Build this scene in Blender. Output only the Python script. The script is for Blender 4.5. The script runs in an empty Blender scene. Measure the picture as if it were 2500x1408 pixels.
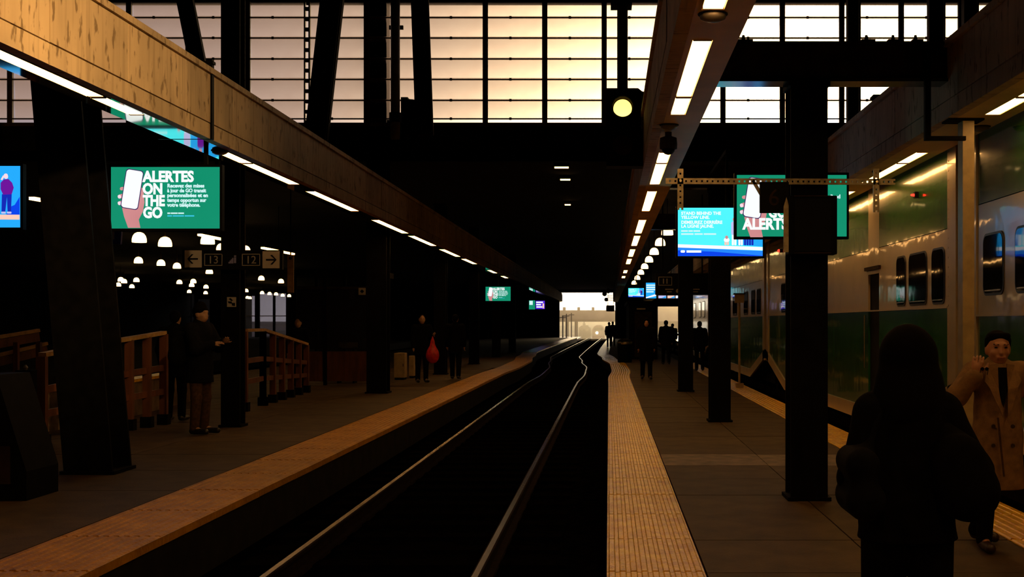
import bpy, math, random
import numpy as np
from mathutils import Vector, Matrix
random.seed(7)
S = bpy.context.scene
COL = S.collection
PI = math.pi

# ---------------------------------------------------------------- camera, sky, exposure
# pixel (2500x1408 frame) -> world: the tracks vanish at (1485, 788); X right, Y down the track, Z up, platform top Z=0
F, VX, VY, EYE = 2900.0, 1485.0, 788.0, 1.68
cam_d = bpy.data.cameras.new('camera')
cam = bpy.data.objects.new('camera', cam_d); COL.objects.link(cam)
cam.location = (0, 0, EYE); cam.rotation_euler = (PI/2, 0, 0)
cam_d.sensor_width = 36.0; cam_d.lens = F/2500*36.0
cam_d.shift_x = (1250-VX)/2500.0; cam_d.shift_y = (VY-704)/2500.0
cam_d.clip_end = 2000; cam_d.clip_start = 0.05
S.camera = cam
S.view_settings.view_transform = 'Standard'; S.view_settings.look = 'None'
S.view_settings.exposure = 0.0; S.view_settings.gamma = 1.0
S.view_settings.use_curve_mapping = False
try:
    S.cycles.use_denoising = True
    S.cycles.max_bounces = 8; S.cycles.transparent_max_bounces = 16
    S.cycles.sample_clamp_indirect = 4.0
    S.cycles.caustics_reflective = False; S.cycles.caustics_refractive = False
except Exception: pass

# dusk sky: mauve overall, warm band along the horizon, broad glow round the setting sun
world = bpy.data.worlds.new('dusk_sky'); S.world = world; world.use_nodes = True
wn, wl = world.node_tree.nodes, world.node_tree.links; wn.clear()
def wmath(op, a, b=None):
    n = wn.new('ShaderNodeMath'); n.operation = op
    for i, v in enumerate((a, b)):
        if v is None: continue
        if isinstance(v, (int, float)): n.inputs[i].default_value = v
        else: wl.new(v, n.inputs[i])
    return n.outputs[0]
SUN_DIR = Vector(((2000-VX)/F, 1.0, (VY-320)/F)).normalized()
tc = wn.new('ShaderNodeTexCoord')
nz = wn.new('ShaderNodeVectorMath'); nz.operation = 'NORMALIZE'; wl.new(tc.outputs['Generated'], nz.inputs[0])
dt = wn.new('ShaderNodeVectorMath'); dt.operation = 'DOT_PRODUCT'; wl.new(nz.outputs[0], dt.inputs[0]); dt.inputs[1].default_value = SUN_DIR
ang = wmath('ARCCOSINE', wmath('MINIMUM', dt.outputs['Value'], 1.0))
glow = wmath('MULTIPLY', wmath('EXPONENT', wmath('MULTIPLY', ang, -1/math.radians(5.3))), 30.0)
sep = wn.new('ShaderNodeSeparateXYZ'); wl.new(nz.outputs[0], sep.inputs[0])
elev = wmath('ABSOLUTE', sep.outputs['Z'])
hor = wmath('MULTIPLY', wmath('EXPONENT', wmath('MULTIPLY', elev, -1/math.radians(2.2))), 75.0)
sunside = wmath('EXPONENT', wmath('MULTIPLY', ang, -1/math.radians(6)))
hor = wmath('MULTIPLY', hor, sunside)
def wscale(col, fac):
    n = wn.new('ShaderNodeVectorMath'); n.operation = 'SCALE'; n.inputs[0].default_value = col
    wl.new(fac, n.inputs['Scale']); return n.outputs[0]
def wadd(a, b):
    n = wn.new('ShaderNodeVectorMath'); n.operation = 'ADD'
    for i, v in enumerate((a, b)):
        if isinstance(v, tuple): n.inputs[i].default_value = v
        else: wl.new(v, n.inputs[i])
    return n.outputs[0]
sky = wadd(wadd(wscale((1.0, .70, .36), glow), wscale((1.0, .66, .33), hor)), (.33, .26, .28))
bg = wn.new('ShaderNodeBackground'); wl.new(sky, bg.inputs['Color']); bg.inputs['Strength'].default_value = 1.0
wo = wn.new('ShaderNodeOutputWorld'); wl.new(bg.outputs[0], wo.inputs['Surface'])

# ---------------------------------------------------------------- helpers
def P(px, py, Y):
    """point seen at pixel (px,py) that lies Y metres down the track"""
    return Vector(((px-VX)*Y/F, Y, EYE-(py-VY)*Y/F))
def XA(px, Y): return (px-VX)*Y/F
def ZA(py, Y): return EYE-(py-VY)*Y/F

class MB:
    def __init__(s): s.v = []; s.f = []
    def add(s, vs, fs):
        o = len(s.v); s.v += [tuple(v) for v in vs]; s.f += [tuple(i+o for i in f) for f in fs]; return s
    def box(s, a, b):
        x0, y0, z0 = a; x1, y1, z1 = b
        return s.add([(x0,y0,z0),(x1,y0,z0),(x1,y1,z0),(x0,y1,z0),(x0,y0,z1),(x1,y0,z1),(x1,y1,z1),(x0,y1,z1)],
                     [(0,3,2,1),(4,5,6,7),(0,1,5,4),(1,2,6,5),(2,3,7,6),(3,0,4,7)])
    def cbox(s, c, d):
        return s.box([c[i]-d[i]/2 for i in range(3)], [c[i]+d[i]/2 for i in range(3)])
    def tube(s, p0, p1, r0, r1=None, n=12, cap=True):
        if r1 is None: r1 = r0
        p0, p1 = Vector(p0), Vector(p1); d = (p1-p0).normalized()
        u = d.orthogonal().normalized(); w = d.cross(u)
        vs = [p0+(u*math.cos(2*PI*i/n)+w*math.sin(2*PI*i/n))*r0 for i in range(n)]
        vs += [p1+(u*math.cos(2*PI*i/n)+w*math.sin(2*PI*i/n))*r1 for i in range(n)]
        fs = [(i, (i+1) % n, n+(i+1) % n, n+i) for i in range(n)]
        if cap: fs += [tuple(range(n-1, -1, -1)), tuple(range(n, 2*n))]
        return s.add(vs, fs)
    def bar(s, p0, p1, w, h, up=(0,0,1)):
        """rectangular bar from p0 to p1, w across, h along up"""
        p0, p1 = Vector(p0), Vector(p1); d = (p1-p0).normalized(); up = Vector(up)
        if abs(d.dot(up)) > .98: up = Vector((0,1,0))
        sx = d.cross(up).normalized()*w/2; sz = sx.cross(d).normalized()*h/2
        vs = [p+a*sx+b*sz for p in (p0, p1) for a, b in ((-1,-1),(1,-1),(1,1),(-1,1))]
        return s.add(vs, [(0,1,2,3),(7,6,5,4),(0,4,5,1),(1,5,6,2),(2,6,7,3),(3,7,4,0)])
    def prism(s, pts, axis, a, b):
        """extrude the 2-D polygon pts along axis ('x','y','z') from a to b"""
        def mk(p, t):
            return {'x': (t, p[0], p[1]), 'y': (p[0], t, p[1]), 'z': (p[0], p[1], t)}[axis]
        n = len(pts)
        vs = [mk(p, a) for p in pts]+[mk(p, b) for p in pts]
        fs = [(i, (i+1) % n, n+(i+1) % n, n+i) for i in range(n)]+[tuple(range(n-1, -1, -1)), tuple(range(n, 2*n))]
        return s.add(vs, fs)
    def lathe(s, prof, n=20, c=(0,0,0)):
        """revolve (r,z) profile about Z"""
        m = len(prof); vs = []; fs = []
        for r, z in prof:
            for i in range(n):
                vs.append((c[0]+r*math.cos(2*PI*i/n), c[1]+r*math.sin(2*PI*i/n), c[2]+z))
        for j in range(m-1):
            for i in range(n):
                fs.append((j*n+i, j*n+(i+1) % n, (j+1)*n+(i+1) % n, (j+1)*n+i))
        fs += [tuple(range(n-1, -1, -1)), tuple((m-1)*n+i for i in range(n))]
        return s.add(vs, fs)
    def mesh(s, name):
        me = bpy.data.meshes.new(name); me.from_pydata(s.v, [], s.f); me.update(); return me
    def build(s, name, mat, parent=None, bevel=0, smooth=False):
        me = s.mesh(name)
        return link(name, me, mat, parent, bevel, smooth)

LAST = [None]      # the mesh object built last
def fixn(me):
    import bmesh
    bm = bmesh.new(); bm.from_mesh(me); bmesh.ops.recalc_face_normals(bm, faces=bm.faces); bm.to_mesh(me); bm.free()
def link(name, me, mat, parent=None, bevel=0, smooth=False):
    o = bpy.data.objects.new(name, me); COL.objects.link(o); LAST[0] = o
    if mat is not None:
        me.materials.clear(); me.materials.append(mat)
    fixn(me)
    if smooth:
        for p in me.polygons: p.use_smooth = True
    if bevel:
        b = o.modifiers.new('bevel', 'BEVEL'); b.width = bevel; b.segments = 2; b.limit_method = 'ANGLE'
    if parent is not None: o.parent = parent
    return o
def again(o, parent=None, loc=None, rot=None, scale=None):
    c = o.copy(); COL.objects.link(c)
    if parent is not None: c.parent = parent
    if loc is not None: c.location = loc
    if rot is not None: c.rotation_euler = rot
    if scale is not None: c.scale = scale
    return c
def tag(o, label, cat, group=None):
    o['label'] = label; o['category'] = cat
    if group: o['group'] = group
    return o
def empty(name, loc=(0,0,0), rz=0):
    o = bpy.data.objects.new(name, None); COL.objects.link(o); o.location = loc; o.rotation_euler = (0,0,rz)
    o.empty_display_size = .1
    return o
def thing(name, label, cat, loc=(0,0,0), rz=0, group=None):
    return tag(empty(name, loc, rz), label, cat, group)
def struct(o, label=None):
    o['kind'] = 'structure'
    if label: o['label'] = label
    return o
def copy_tree(root, loc, rz=None, label=None):
    r = again(root, loc=loc)
    if rz is not None: r.rotation_euler = (0,0,rz)
    if label: r['label'] = label
    for ch in list(root.children):
        c = again(ch, r); c.matrix_parent_inverse = ch.matrix_parent_inverse.copy()
        for g in list(ch.children):
            d = again(g, c); d.matrix_parent_inverse = g.matrix_parent_inverse.copy()
    return r

# ---------------------------------------------------------------- materials
def mat(name, col, rough=.6, metal=0.0, var=.15, scale=6.0, streak=None, bump=0.0, bscale=40.0, spec=.5,
        col2=None, rand=0.0, coat=0.0, wave=0.0, wscale=1.2):
    m = bpy.data.materials.new(name); m.use_nodes = True
    nt = m.node_tree; n, l = nt.nodes, nt.links
    b = n['Principled BSDF']
    b.inputs['Roughness'].default_value = rough; b.inputs['Metallic'].default_value = metal
    b.inputs['Specular IOR Level'].default_value = spec
    b.inputs['Coat Weight'].default_value = coat; b.inputs['Coat Roughness'].default_value = .06
    tcn = n.new('ShaderNodeTexCoord'); mp = n.new('ShaderNodeMapping'); l.new(tcn.outputs['Object'], mp.inputs[0])
    if streak: mp.inputs['Scale'].default_value = streak
    nz = n.new('ShaderNodeTexNoise'); nz.inputs['Scale'].default_value = scale; nz.inputs['Detail'].default_value = 5
    l.new(mp.outputs[0], nz.inputs['Vector'])
    ramp = n.new('ShaderNodeValToRGB'); l.new(nz.outputs['Fac'], ramp.inputs[0])
    c2 = col2 or tuple(c*(1-var*2) for c in col)
    ramp.color_ramp.elements[0].position = .32; ramp.color_ramp.elements[0].color = (*c2, 1)
    ramp.color_ramp.elements[1].position = .62; ramp.color_ramp.elements[1].color = (*[min(1, c*(1+var)) for c in col], 1)
    out = ramp.outputs[0]
    if rand:
        oi = n.new('ShaderNodeObjectInfo'); mr = n.new('ShaderNodeMapRange'); l.new(oi.outputs['Random'], mr.inputs[0])
        mr.inputs['To Min'].default_value = 1-rand; mr.inputs['To Max'].default_value = 1+rand
        mx = n.new('ShaderNodeVectorMath'); mx.operation = 'SCALE'; l.new(out, mx.inputs[0]); l.new(mr.outputs[0], mx.inputs['Scale'])
        out = mx.outputs[0]
    l.new(out, b.inputs['Base Color'])
    if bump or wave:
        bp = n.new('ShaderNodeBump'); bp.inputs['Strength'].default_value = bump or wave; bp.inputs['Distance'].default_value = .02 if bump else .05
        bn = n.new('ShaderNodeTexNoise'); bn.inputs['Scale'].default_value = wscale if wave else bscale; bn.inputs['Detail'].default_value = 2 if wave else 4
        l.new(tcn.outputs['Object'], bn.inputs['Vector']); l.new(bn.outputs['Fac'], bp.inputs['Height']); l.new(bp.outputs[0], b.inputs['Normal'])
        if wave: l.new(bp.outputs[0], b.inputs['Coat Normal'])
    return m
def emit(name, col, strength=1.0, col2=None):
    m = bpy.data.materials.new(name); m.use_nodes = True
    n, l = m.node_tree.nodes, m.node_tree.links; n.clear()
    e = n.new('ShaderNodeEmission'); e.inputs['Color'].default_value = (*col, 1); e.inputs['Strength'].default_value = strength
    o = n.new('ShaderNodeOutputMaterial'); l.new(e.outputs[0], o.inputs[0])
    if col2:
        t = n.new('ShaderNodeTexCoord'); g = n.new('ShaderNodeTexNoise'); g.inputs['Scale'].default_value = 1.6; l.new(t.outputs['Object'], g.inputs['Vector'])
        mx = n.new('ShaderNodeMix'); mx.data_type = 'RGBA'; l.new(g.outputs['Fac'], mx.inputs['Factor'])
        mx.inputs['A'].default_value = (*col, 1); mx.inputs['B'].default_value = (*col2, 1); l.new(mx.outputs['Result'], e.inputs['Color'])
    return m
def glass(name, tint=(.9,.9,.9), alpha=.25, rough=.05, base=(.02,.02,.025)):
    """glossy pane: part clear, part dark reflecting"""
    m = bpy.data.materials.new(name); m.use_nodes = True
    n, l = m.node_tree.nodes, m.node_tree.links; b = n['Principled BSDF']
    b.inputs['Base Color'].default_value = (*base, 1); b.inputs['Roughness'].default_value = rough; b.inputs['Specular IOR Level'].default_value = .6
    t = n.new('ShaderNodeBsdfTransparent'); t.inputs['Color'].default_value = (*tint, 1)
    x = n.new('ShaderNodeMixShader'); x.inputs[0].default_value = 1-alpha
    nz = n.new('ShaderNodeTexNoise'); nz.inputs['Scale'].default_value = 1.4
    bp = n.new('ShaderNodeBump'); bp.inputs['Strength'].default_value = .03; bp.inputs['Distance'].default_value = .05
    l.new(nz.outputs['Fac'], bp.inputs['Height']); l.new(bp.outputs[0], b.inputs['Normal'])
    l.new(t.outputs[0], x.inputs[1]); l.new(b.outputs[0], x.inputs[2])
    l.new(x.outputs[0], n['Material Output'].inputs[0]); return m
def frosted(name):
    """dusty translucent louvre glass, soft shade at the slat tops put into the tint: forward part passes the sky, rest scatters it"""
    m = bpy.data.materials.new(name); m.use_nodes = True
    n, l = m.node_tree.nodes, m.node_tree.links; n.clear()
    tcn = n.new('ShaderNodeTexCoord'); nz = n.new('ShaderNodeTexNoise'); nz.inputs['Scale'].default_value = 3.0; nz.inputs['Detail'].default_value = 6
    l.new(tcn.outputs['Object'], nz.inputs['Vector'])
    rp = n.new('ShaderNodeValToRGB'); rp.color_ramp.elements[0].position = .25; rp.color_ramp.elements[0].color = (.78,.72,.68,1)
    rp.color_ramp.elements[1].position = .6; rp.color_ramp.elements[1].color = (.92,.89,.84,1)
    l.new(nz.outputs['Fac'], rp.inputs[0])
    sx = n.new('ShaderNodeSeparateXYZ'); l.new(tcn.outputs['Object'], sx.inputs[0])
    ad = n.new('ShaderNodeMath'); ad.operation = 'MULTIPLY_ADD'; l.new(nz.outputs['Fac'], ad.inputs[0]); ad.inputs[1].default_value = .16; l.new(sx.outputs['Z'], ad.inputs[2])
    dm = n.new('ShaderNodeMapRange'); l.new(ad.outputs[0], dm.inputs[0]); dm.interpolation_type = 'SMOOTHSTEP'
    dm.inputs['From Min'].default_value = .10; dm.inputs['From Max'].default_value = .54; dm.inputs['To Min'].default_value = 1.0; dm.inputs['To Max'].default_value = .60  # darker slat tops: dust, plus soft shade painted into the tint
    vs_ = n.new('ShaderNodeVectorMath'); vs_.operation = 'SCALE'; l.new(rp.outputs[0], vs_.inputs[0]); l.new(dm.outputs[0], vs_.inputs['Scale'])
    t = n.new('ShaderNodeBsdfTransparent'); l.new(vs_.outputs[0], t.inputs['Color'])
    r = n.new('ShaderNodeBsdfTranslucent'); r.inputs['Color'].default_value = (.80,.66,.60,1)
    x = n.new('ShaderNodeMixShader'); x.inputs[0].default_value = .35
    l.new(t.outputs[0], x.inputs[1]); l.new(r.outputs[0], x.inputs[2])
    o = n.new('ShaderNodeOutputMaterial'); l.new(x.outputs[0], o.inputs[0]); return m

M = {}
M['paving'] = mat('platform_concrete', (.068,.041,.016), .68, spec=.22, var=.18, scale=3.0, bump=.25, bscale=60, rand=.16)
M['paving_pale'] = mat('pale_concrete_band', (.15,.10,.062), .6, spec=.3, var=.25, scale=5.0, bump=.25, bscale=60)
M['tile_yellow'] = mat('tactile_yellow', (.82,.47,.004), .26, spec=.32, var=.10, scale=5.0, bump=.5, bscale=26, rand=.06, col2=(.64,.31,.004))
M['tile_darker'] = mat('darker_tactile_yellow', (.50,.23,.004), .42, var=.15, scale=4.0, bump=.5, bscale=26, rand=.06, col2=(.38,.16,.003), spec=.2)  # same yellow made darker and rougher for the left strip
M['kerb'] = mat('kerb_concrete', (.012,.009,.007), .9, var=.25, scale=4, spec=.1)
M['trackbed'] = mat('black_trackbed', (.0022,.0018,.0015), .9, var=.4, scale=8, bump=.6, bscale=18, spec=.0)  # even near-black colour with a bumpy surface
M['sleeper'] = mat('sleeper_timber', (.003,.0024,.002), .9, var=.3, scale=14, spec=.0)
M['rail_side'] = mat('rail_rust', (.012,.005,.003), .85, var=.3, scale=20, spec=.05)
M['rail_top'] = mat('rail_polished', (.56,.50,.44), .25, metal=1.0, var=.06, scale=2.5)
def beam_concrete(name, col, stain, seed):
    """cast concrete: soft vertical drip streaks, dark peeled blotches, paler patches, tone varying from panel to panel"""
    m = bpy.data.materials.new(name); m.use_nodes = True
    n, l = m.node_tree.nodes, m.node_tree.links; b = n['Principled BSDF']; b.inputs['Roughness'].default_value = .8; b.inputs['Specular IOR Level'].default_value = .2
    g = n.new('ShaderNodeNewGeometry')
    def noise(sc, scale, lo, hi, detail=4, off=0):
        mp = n.new('ShaderNodeMapping'); mp.inputs['Scale'].default_value = sc; mp.inputs['Location'].default_value = (seed+off, seed*2+off, off); l.new(g.outputs['Position'], mp.inputs[0])
        t = n.new('ShaderNodeTexNoise'); t.inputs['Scale'].default_value = scale; t.inputs['Detail'].default_value = detail; l.new(mp.outputs[0], t.inputs['Vector'])
        r = n.new('ShaderNodeMapRange'); r.inputs['From Min'].default_value = lo; r.inputs['From Max'].default_value = hi; l.new(t.outputs['Fac'], r.inputs[0]); return r.outputs[0]
    def mix(f, A, B):
        x = n.new('ShaderNodeMix'); x.data_type = 'RGBA'; l.new(f, x.inputs['Factor'])
        for nm, v in (('A',A),('B',B)):
            if isinstance(v, tuple): x.inputs[nm].default_value = (*v,1)
            else: l.new(v, x.inputs[nm])
        return x.outputs['Result']
    def mul(a, k):
        x = n.new('ShaderNodeMath'); x.operation = 'MULTIPLY'; l.new(a, x.inputs[0]); x.inputs[1].default_value = k; return x.outputs[0]
    base = mix(noise((1,1,.35), 2.0, .3, .7), tuple(c*.80 for c in col), tuple(c*1.15 for c in col))
    base = mix(mul(noise((3,9,.35), 2.0, .52, .75, off=3), .45), base, stain)
    base = mix(mul(noise((1,3.2,1.3), 4.0, .585, .66, 3, off=7), .8), base, stain)
    base = mix(mul(noise((1,1,1), 1.1, .45, .75, off=11), .5), base, tuple(c*.55 for c in col))
    oi = n.new('ShaderNodeObjectInfo'); mr = n.new('ShaderNodeMapRange'); l.new(oi.outputs['Random'], mr.inputs[0]); mr.inputs['To Min'].default_value = .86; mr.inputs['To Max'].default_value = 1.12
    vm = n.new('ShaderNodeVectorMath'); vm.operation = 'SCALE'; l.new(base, vm.inputs[0]); l.new(mr.outputs[0], vm.inputs['Scale']); l.new(vm.outputs[0], b.inputs['Base Color'])
    return m
M['concrete'] = beam_concrete('streaked_beam_concrete', (.54,.39,.24), (.17,.105,.05), 1.0)
M['concrete_dark'] = beam_concrete('stained_beam_concrete', (.62,.46,.38), (.20,.14,.10), 5.0)
M['soffit'] = mat('polished_soffit', (.72,.66,.56), .055, metal=1.0, var=.06, scale=1.5)
M['soffit_dull'] = mat('painted_soffit', (.78,.56,.27), .55, var=.08, scale=1.5)
M['steel_black'] = mat('black_steel', (.0035,.003,.003), .7, var=.25, scale=8, spec=.05)
M['steel_brown'] = mat('brown_steel', (.030,.016,.010), .7, var=.25, scale=6, spec=.1)
M['gloss_steel'] = mat('glossy_painted_steel', (.022,.013,.010), .16, var=.2, scale=6, spec=.7)
M['steel_grey'] = mat('grey_steel', (.16,.14,.13), .5, metal=.3, var=.2, scale=6)
M['mullion'] = mat('mullion_bronze', (.075,.038,.022), .5, var=.2, scale=8)
M['galv'] = mat('galvanised_strut', (.42,.36,.25), .45, metal=.4, var=.15, scale=20)
M['shell'] = mat('black_shed_lining', (.006,.005,.005), .95, var=.25, scale=2, spec=.1)  # even near-black colour for the hall shell
M['cream'] = mat('cream_post_paint', (.42,.31,.15), .45, var=.1, scale=8)
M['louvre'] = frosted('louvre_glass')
M['black_plastic'] = mat('black_plastic', (.004,.004,.0045), .55, var=.1, scale=10, spec=.04)
M['lamp'] = emit('tube_light', (1.0,.50,.15), 13.0)
M['dome'] = emit('pendant_dome_glow', (1.0,.60,.22), 6.0)
M['rail_wood'] = mat('varnished_timber', (.13,.040,.014), .5, var=.2, scale=9, streak=(1,1,.2))
M['rail_pale'] = mat('pale_handrail', (.42,.25,.09), .45, var=.15, scale=9)
M['white_sign'] = mat('white_sign', (.40,.36,.34), .5, var=.04, scale=5)
M['grey_letter'] = mat('grey_letter', (.33,.31,.30), .6, var=.03, scale=5)
M['black_sign'] = mat('black_sign', (.003,.003,.0035), .6, var=.1, scale=6, spec=.1)
M['train_white'] = mat('coach_cream_paint', (.52,.41,.26), .28, var=.05, scale=2, coat=.5, wave=.10, wscale=2.0, rand=.05)
M['train_green'] = mat('coach_green_paint', (.020,.115,.018), .20, var=.12, scale=2, coat=.8, wave=.10, wscale=1.4, rand=.08)
M['train_dark'] = mat('coach_underframe', (.005,.0045,.004), .8, var=.3, scale=6, spec=.1)
M['train_glass'] = glass('coach_window_glass', alpha=.0, rough=.04, base=(.006,.005,.006))
M['rubber'] = mat('window_gasket', (.010,.009,.009), .5, var=.1, scale=10)
M['chrome'] = mat('bright_metal', (.65,.58,.48), .25, metal=1.0, var=.05, scale=10)
M['pane'] = glass('shelter_glass', alpha=.35, rough=.03)
M['skin'] = mat('skin', (.36,.16,.085), .5, var=.06, scale=12)
M['skin_dim'] = mat('skin_tan', (.36,.19,.11), .55, var=.06, scale=12)
M['hair'] = mat('black_hair', (.004,.003,.003), .85, var=.2, scale=30, streak=(6,6,.6), spec=.04)
M['cloth_black'] = mat('black_cloth', (.005,.0045,.005), .95, var=.2, scale=24, spec=.03)
M['cloth_navy'] = mat('dark_navy_cloth', (.006,.006,.009), .9, var=.2, scale=24, spec=.05)
M['cloth_brown'] = mat('brown_cloth', (.070,.036,.020), .85, var=.2, scale=24, spec=.15)
M['coat_tan'] = mat('tan_wool_coat', (.22,.125,.055), .9, var=.12, scale=16, bump=.2, bscale=90, spec=.2)
M['shoe'] = mat('dark_leather', (.030,.013,.008), .4, var=.2, scale=16)
M['shoe_black'] = mat('black_leather', (.010,.008,.007), .4, var=.2, scale=16)
M['red_bag'] = mat('red_plastic_bag', (.55,.012,.010), .4, var=.2, scale=14, bump=.4, bscale=12)
M['blue_sign'] = mat('blue_sign_enamel', (.012,.020,.42), .4, var=.08, scale=3)
M['lilac'] = mat('lilac_letter', (.22,.22,.48), .5, var=.04, scale=5)

def text_mesh(body, size, fat=0.0, align='LEFT', ext=.0015):
    c = bpy.data.curves.new('lettering', 'FONT'); c.body = body; c.size = size; c.offset = fat; c.extrude = ext
    c.align_x = align; c.resolution_u = 3
    o = bpy.data.objects.new('lettering', c); COL.objects.link(o)
    dg = bpy.context.evaluated_depsgraph_get()
    me = bpy.data.meshes.new_from_object(o.evaluated_get(dg))
    bpy.data.objects.remove(o); bpy.data.curves.remove(c)
    return me
def text(body, size, mat_, parent, loc, fat=0.0, align='LEFT', width=None, name='lettering', ext=.0015):
    """lettering standing upright, readable from -Y; loc = baseline start in the parent's frame; width fits the line"""
    me = text_mesh(body, size, fat, align, ext)
    o = bpy.data.objects.new(name, me); COL.objects.link(o)
    me.materials.clear(); me.materials.append(mat_)
    o.parent = parent; o.location = loc; o.rotation_euler = (PI/2, 0, 0)
    if width:
        xs = [v.co.x for v in me.vertices]; w = max(xs)-min(xs)
        o.scale = (width/w, 1, 1)
    return o
# ---------------------------------------------------------------- structure: shell, track, platforms
Z_RAIL, Z_BED, Z_L = -.15, -.34, .13      # rail top, trackbed, left platform top (right platform top = 0)
Y_LOUV = 26.0
def track_c(Y):
    """track centre line: straight, then a kink and a long reverse curve"""
    pts = [(-20,-1.74),(36,-1.72),(42,-1.60),(48,-1.64),(56,-2.0),(65,-2.33),(80,-2.24),(100,-2.06),(143,-1.62),(200,-.9),(330,1.2)]
    for (a, xa), (b, xb) in zip(pts, pts[1:]):
        if Y <= b:
            t = max(0, (Y-a)/(b-a)); t = t*t*(3-2*t) if b < 70 else t
            return xa+(xb-xa)*t
    return pts[-1][1]
def ground_z(Y):
    return 0.0 if Y < 150 else -2.6*min(1, (Y-150)/150.0)
YS = [-14,-8,-2,4,8,12,16,20,24,28,32,36,38,40,42,44,46,48,50,53,56,59,62,65,70,75,80,88,96,104,112,119,126]
def ribbon(mb, x0f, x1f, z0, z1, ys):
    """solid strip between two edge functions of Y"""
    n = len(ys); vs = []
    for y in ys:
        a, b = x0f(y), x1f(y)
        vs += [(a,y,z0),(b,y,z0),(b,y,z1),(a,y,z1)]
    fs = []
    for i in range(n-1):
        o = 4*i
        fs += [(o,o+1,o+5,o+4),(o+1,o+2,o+6,o+5),(o+2,o+3,o+7,o+6),(o+3,o,o+4,o+7)]
    fs += [(3,2,1,0), tuple(4*(n-1)+i for i in range(4))]
    mb.add(vs, fs)

R_EDGE = lambda y: track_c(y)+1.72          # right platform, edge to the middle track
L_EDGE = lambda y: track_c(y)-1.50          # left platform edge
R_FAR = 3.67                                # right platform, edge to the coaches
o = MB(); o.box((-75,-16,-.60), (75,150,Z_BED)); struct(o.build('floor', M['trackbed']), 'black trackbed between the platforms')
core = MB(); ribbon(core, lambda y: R_EDGE(y)+.02, lambda y: R_FAR-.02, Z_BED, -.06, YS)
fr = struct(core.build('floor', M['kerb']), 'concrete island platform with yellow tactile edges')
core = MB(); ribbon(core, lambda y: -11.8, lambda y: L_EDGE(y)-.02, Z_BED, Z_L-.06, YS)
fl = struct(core.build('floor', M['kerb']), 'left platform with a wide yellow edge strip')
# far-left platform seen through the railings
core = MB(); core.box((-40,-14,Z_BED), (-16.2,143,Z_L)); struct(core.build('floor', M['kerb']), 'unlit platform beyond the left platform')

# paving slabs: single pieces out to where they blur
def slabs(parent, xs, y0, y1, pitch, ztop, pale=()):
    protos = {}
    n = int((y1-y0)/pitch)
    for i in range(n):
        for j in range(len(xs)-1):
            if j not in protos:
                w = xs[j+1]-xs[j]-.012
                mb = MB(); mb.box((-w/2,-(pitch-.012)/2,-.06), (w/2,(pitch-.012)/2,0))
                protos[j] = mb.mesh('paving_slab'); protos[j].materials.append(M['paving']); fixn(protos[j])
                protos[(j,'p')] = protos[j].copy(); protos[(j,'p')].materials.clear(); protos[(j,'p')].materials.append(M['paving_pale'])
            yc = y0+(i+.5)*pitch
            me = protos[(j,'p')] if any(a <= yc <= b for a, b in pale) else protos[j]
            s_ = bpy.data.objects.new('paving_slab', me); COL.objects.link(s_); s_.parent = parent
            s_.location = ((xs[j]+xs[j+1])/2, yc, ztop+random.uniform(-.002,.002))
slabs(fr, [.66,1.89,3.10], 2.0, 41.6, 1.2, 0.0, pale=[(14.2,15.3)])
slabs(fl, [-11.8,-9.2,-7.4,-5.6,-3.99], 5.0, 41.0, 1.5, Z_L)
rest = MB(); ribbon(rest, lambda y: R_EDGE(y)+.64, lambda y: 3.10, -.06, 0.0, [41.6]+[y for y in YS if y > 41.6])
rest.build('paving', M['paving'], fr)
rest = MB(); ribbon(rest, lambda y: -11.8, lambda y: L_EDGE(y)-.75, Z_L-.06, Z_L, [41]+[y for y in YS if y > 41])
rest.build('paving', M['paving'], fl)

# tactile edge tiles, ribbed along the platform
def tile_mesh(w, l, ribs, m='tile_yellow'):
    mb = MB(); mb.box((-w/2,-l/2,-.06), (w/2,l/2,0)); p = w/ribs
    for k in range(ribs):
        x = -w/2+(k+.5)*p
        mb.prism([(x-p*.34,0),(x-p*.22,.007),(x+p*.22,.007),(x+p*.34,0)], 'y', -l/2+.01, l/2-.01)
    me = mb.mesh('tactile_tile'); me.materials.append(M[m]); fixn(me); return me
def tiles(parent, xf, w, y0, y1, ztop, ribs, l=1.2, m='tile_yellow'):
    me = tile_mesh(w, l-.008, ribs, m)
    n = int((y1-y0)/l)
    for i in range(n):
        y = y0+(i+.5)*l
        t_ = bpy.data.objects.new('tactile_tile', me); COL.objects.link(t_); t_.parent = parent
        t_.location = (xf(y), y, ztop+random.uniform(-.0015,.0015))
        t_.rotation_euler = (0, 0, -math.atan((xf(y+.6)-xf(y-.6))/1.2))
tiles(fr, lambda y: R_EDGE(y)+.33, .66, 2.0, 62.0, .002, 9)
tiles(fr, lambda y: R_FAR-.28, .57, 2.0, 50.0, .002, 7)
tiles(fl, lambda y: L_EDGE(y)-.375, .75, 5.0, 62.0, Z_L+.002, 10, m='tile_darker')
for parent, a, b, z in ((fr, lambda y: R_EDGE(y), lambda y: R_EDGE(y)+.64, 0), (fl, lambda y: L_EDGE(y)-.75, lambda y: L_EDGE(y), Z_L)):
    rest = MB(); ribbon(rest, a, b, z-.06, z+.004, [62]+[y for y in YS if y > 62]); rest.build('tactile_strip', M['tile_yellow'], parent)

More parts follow.
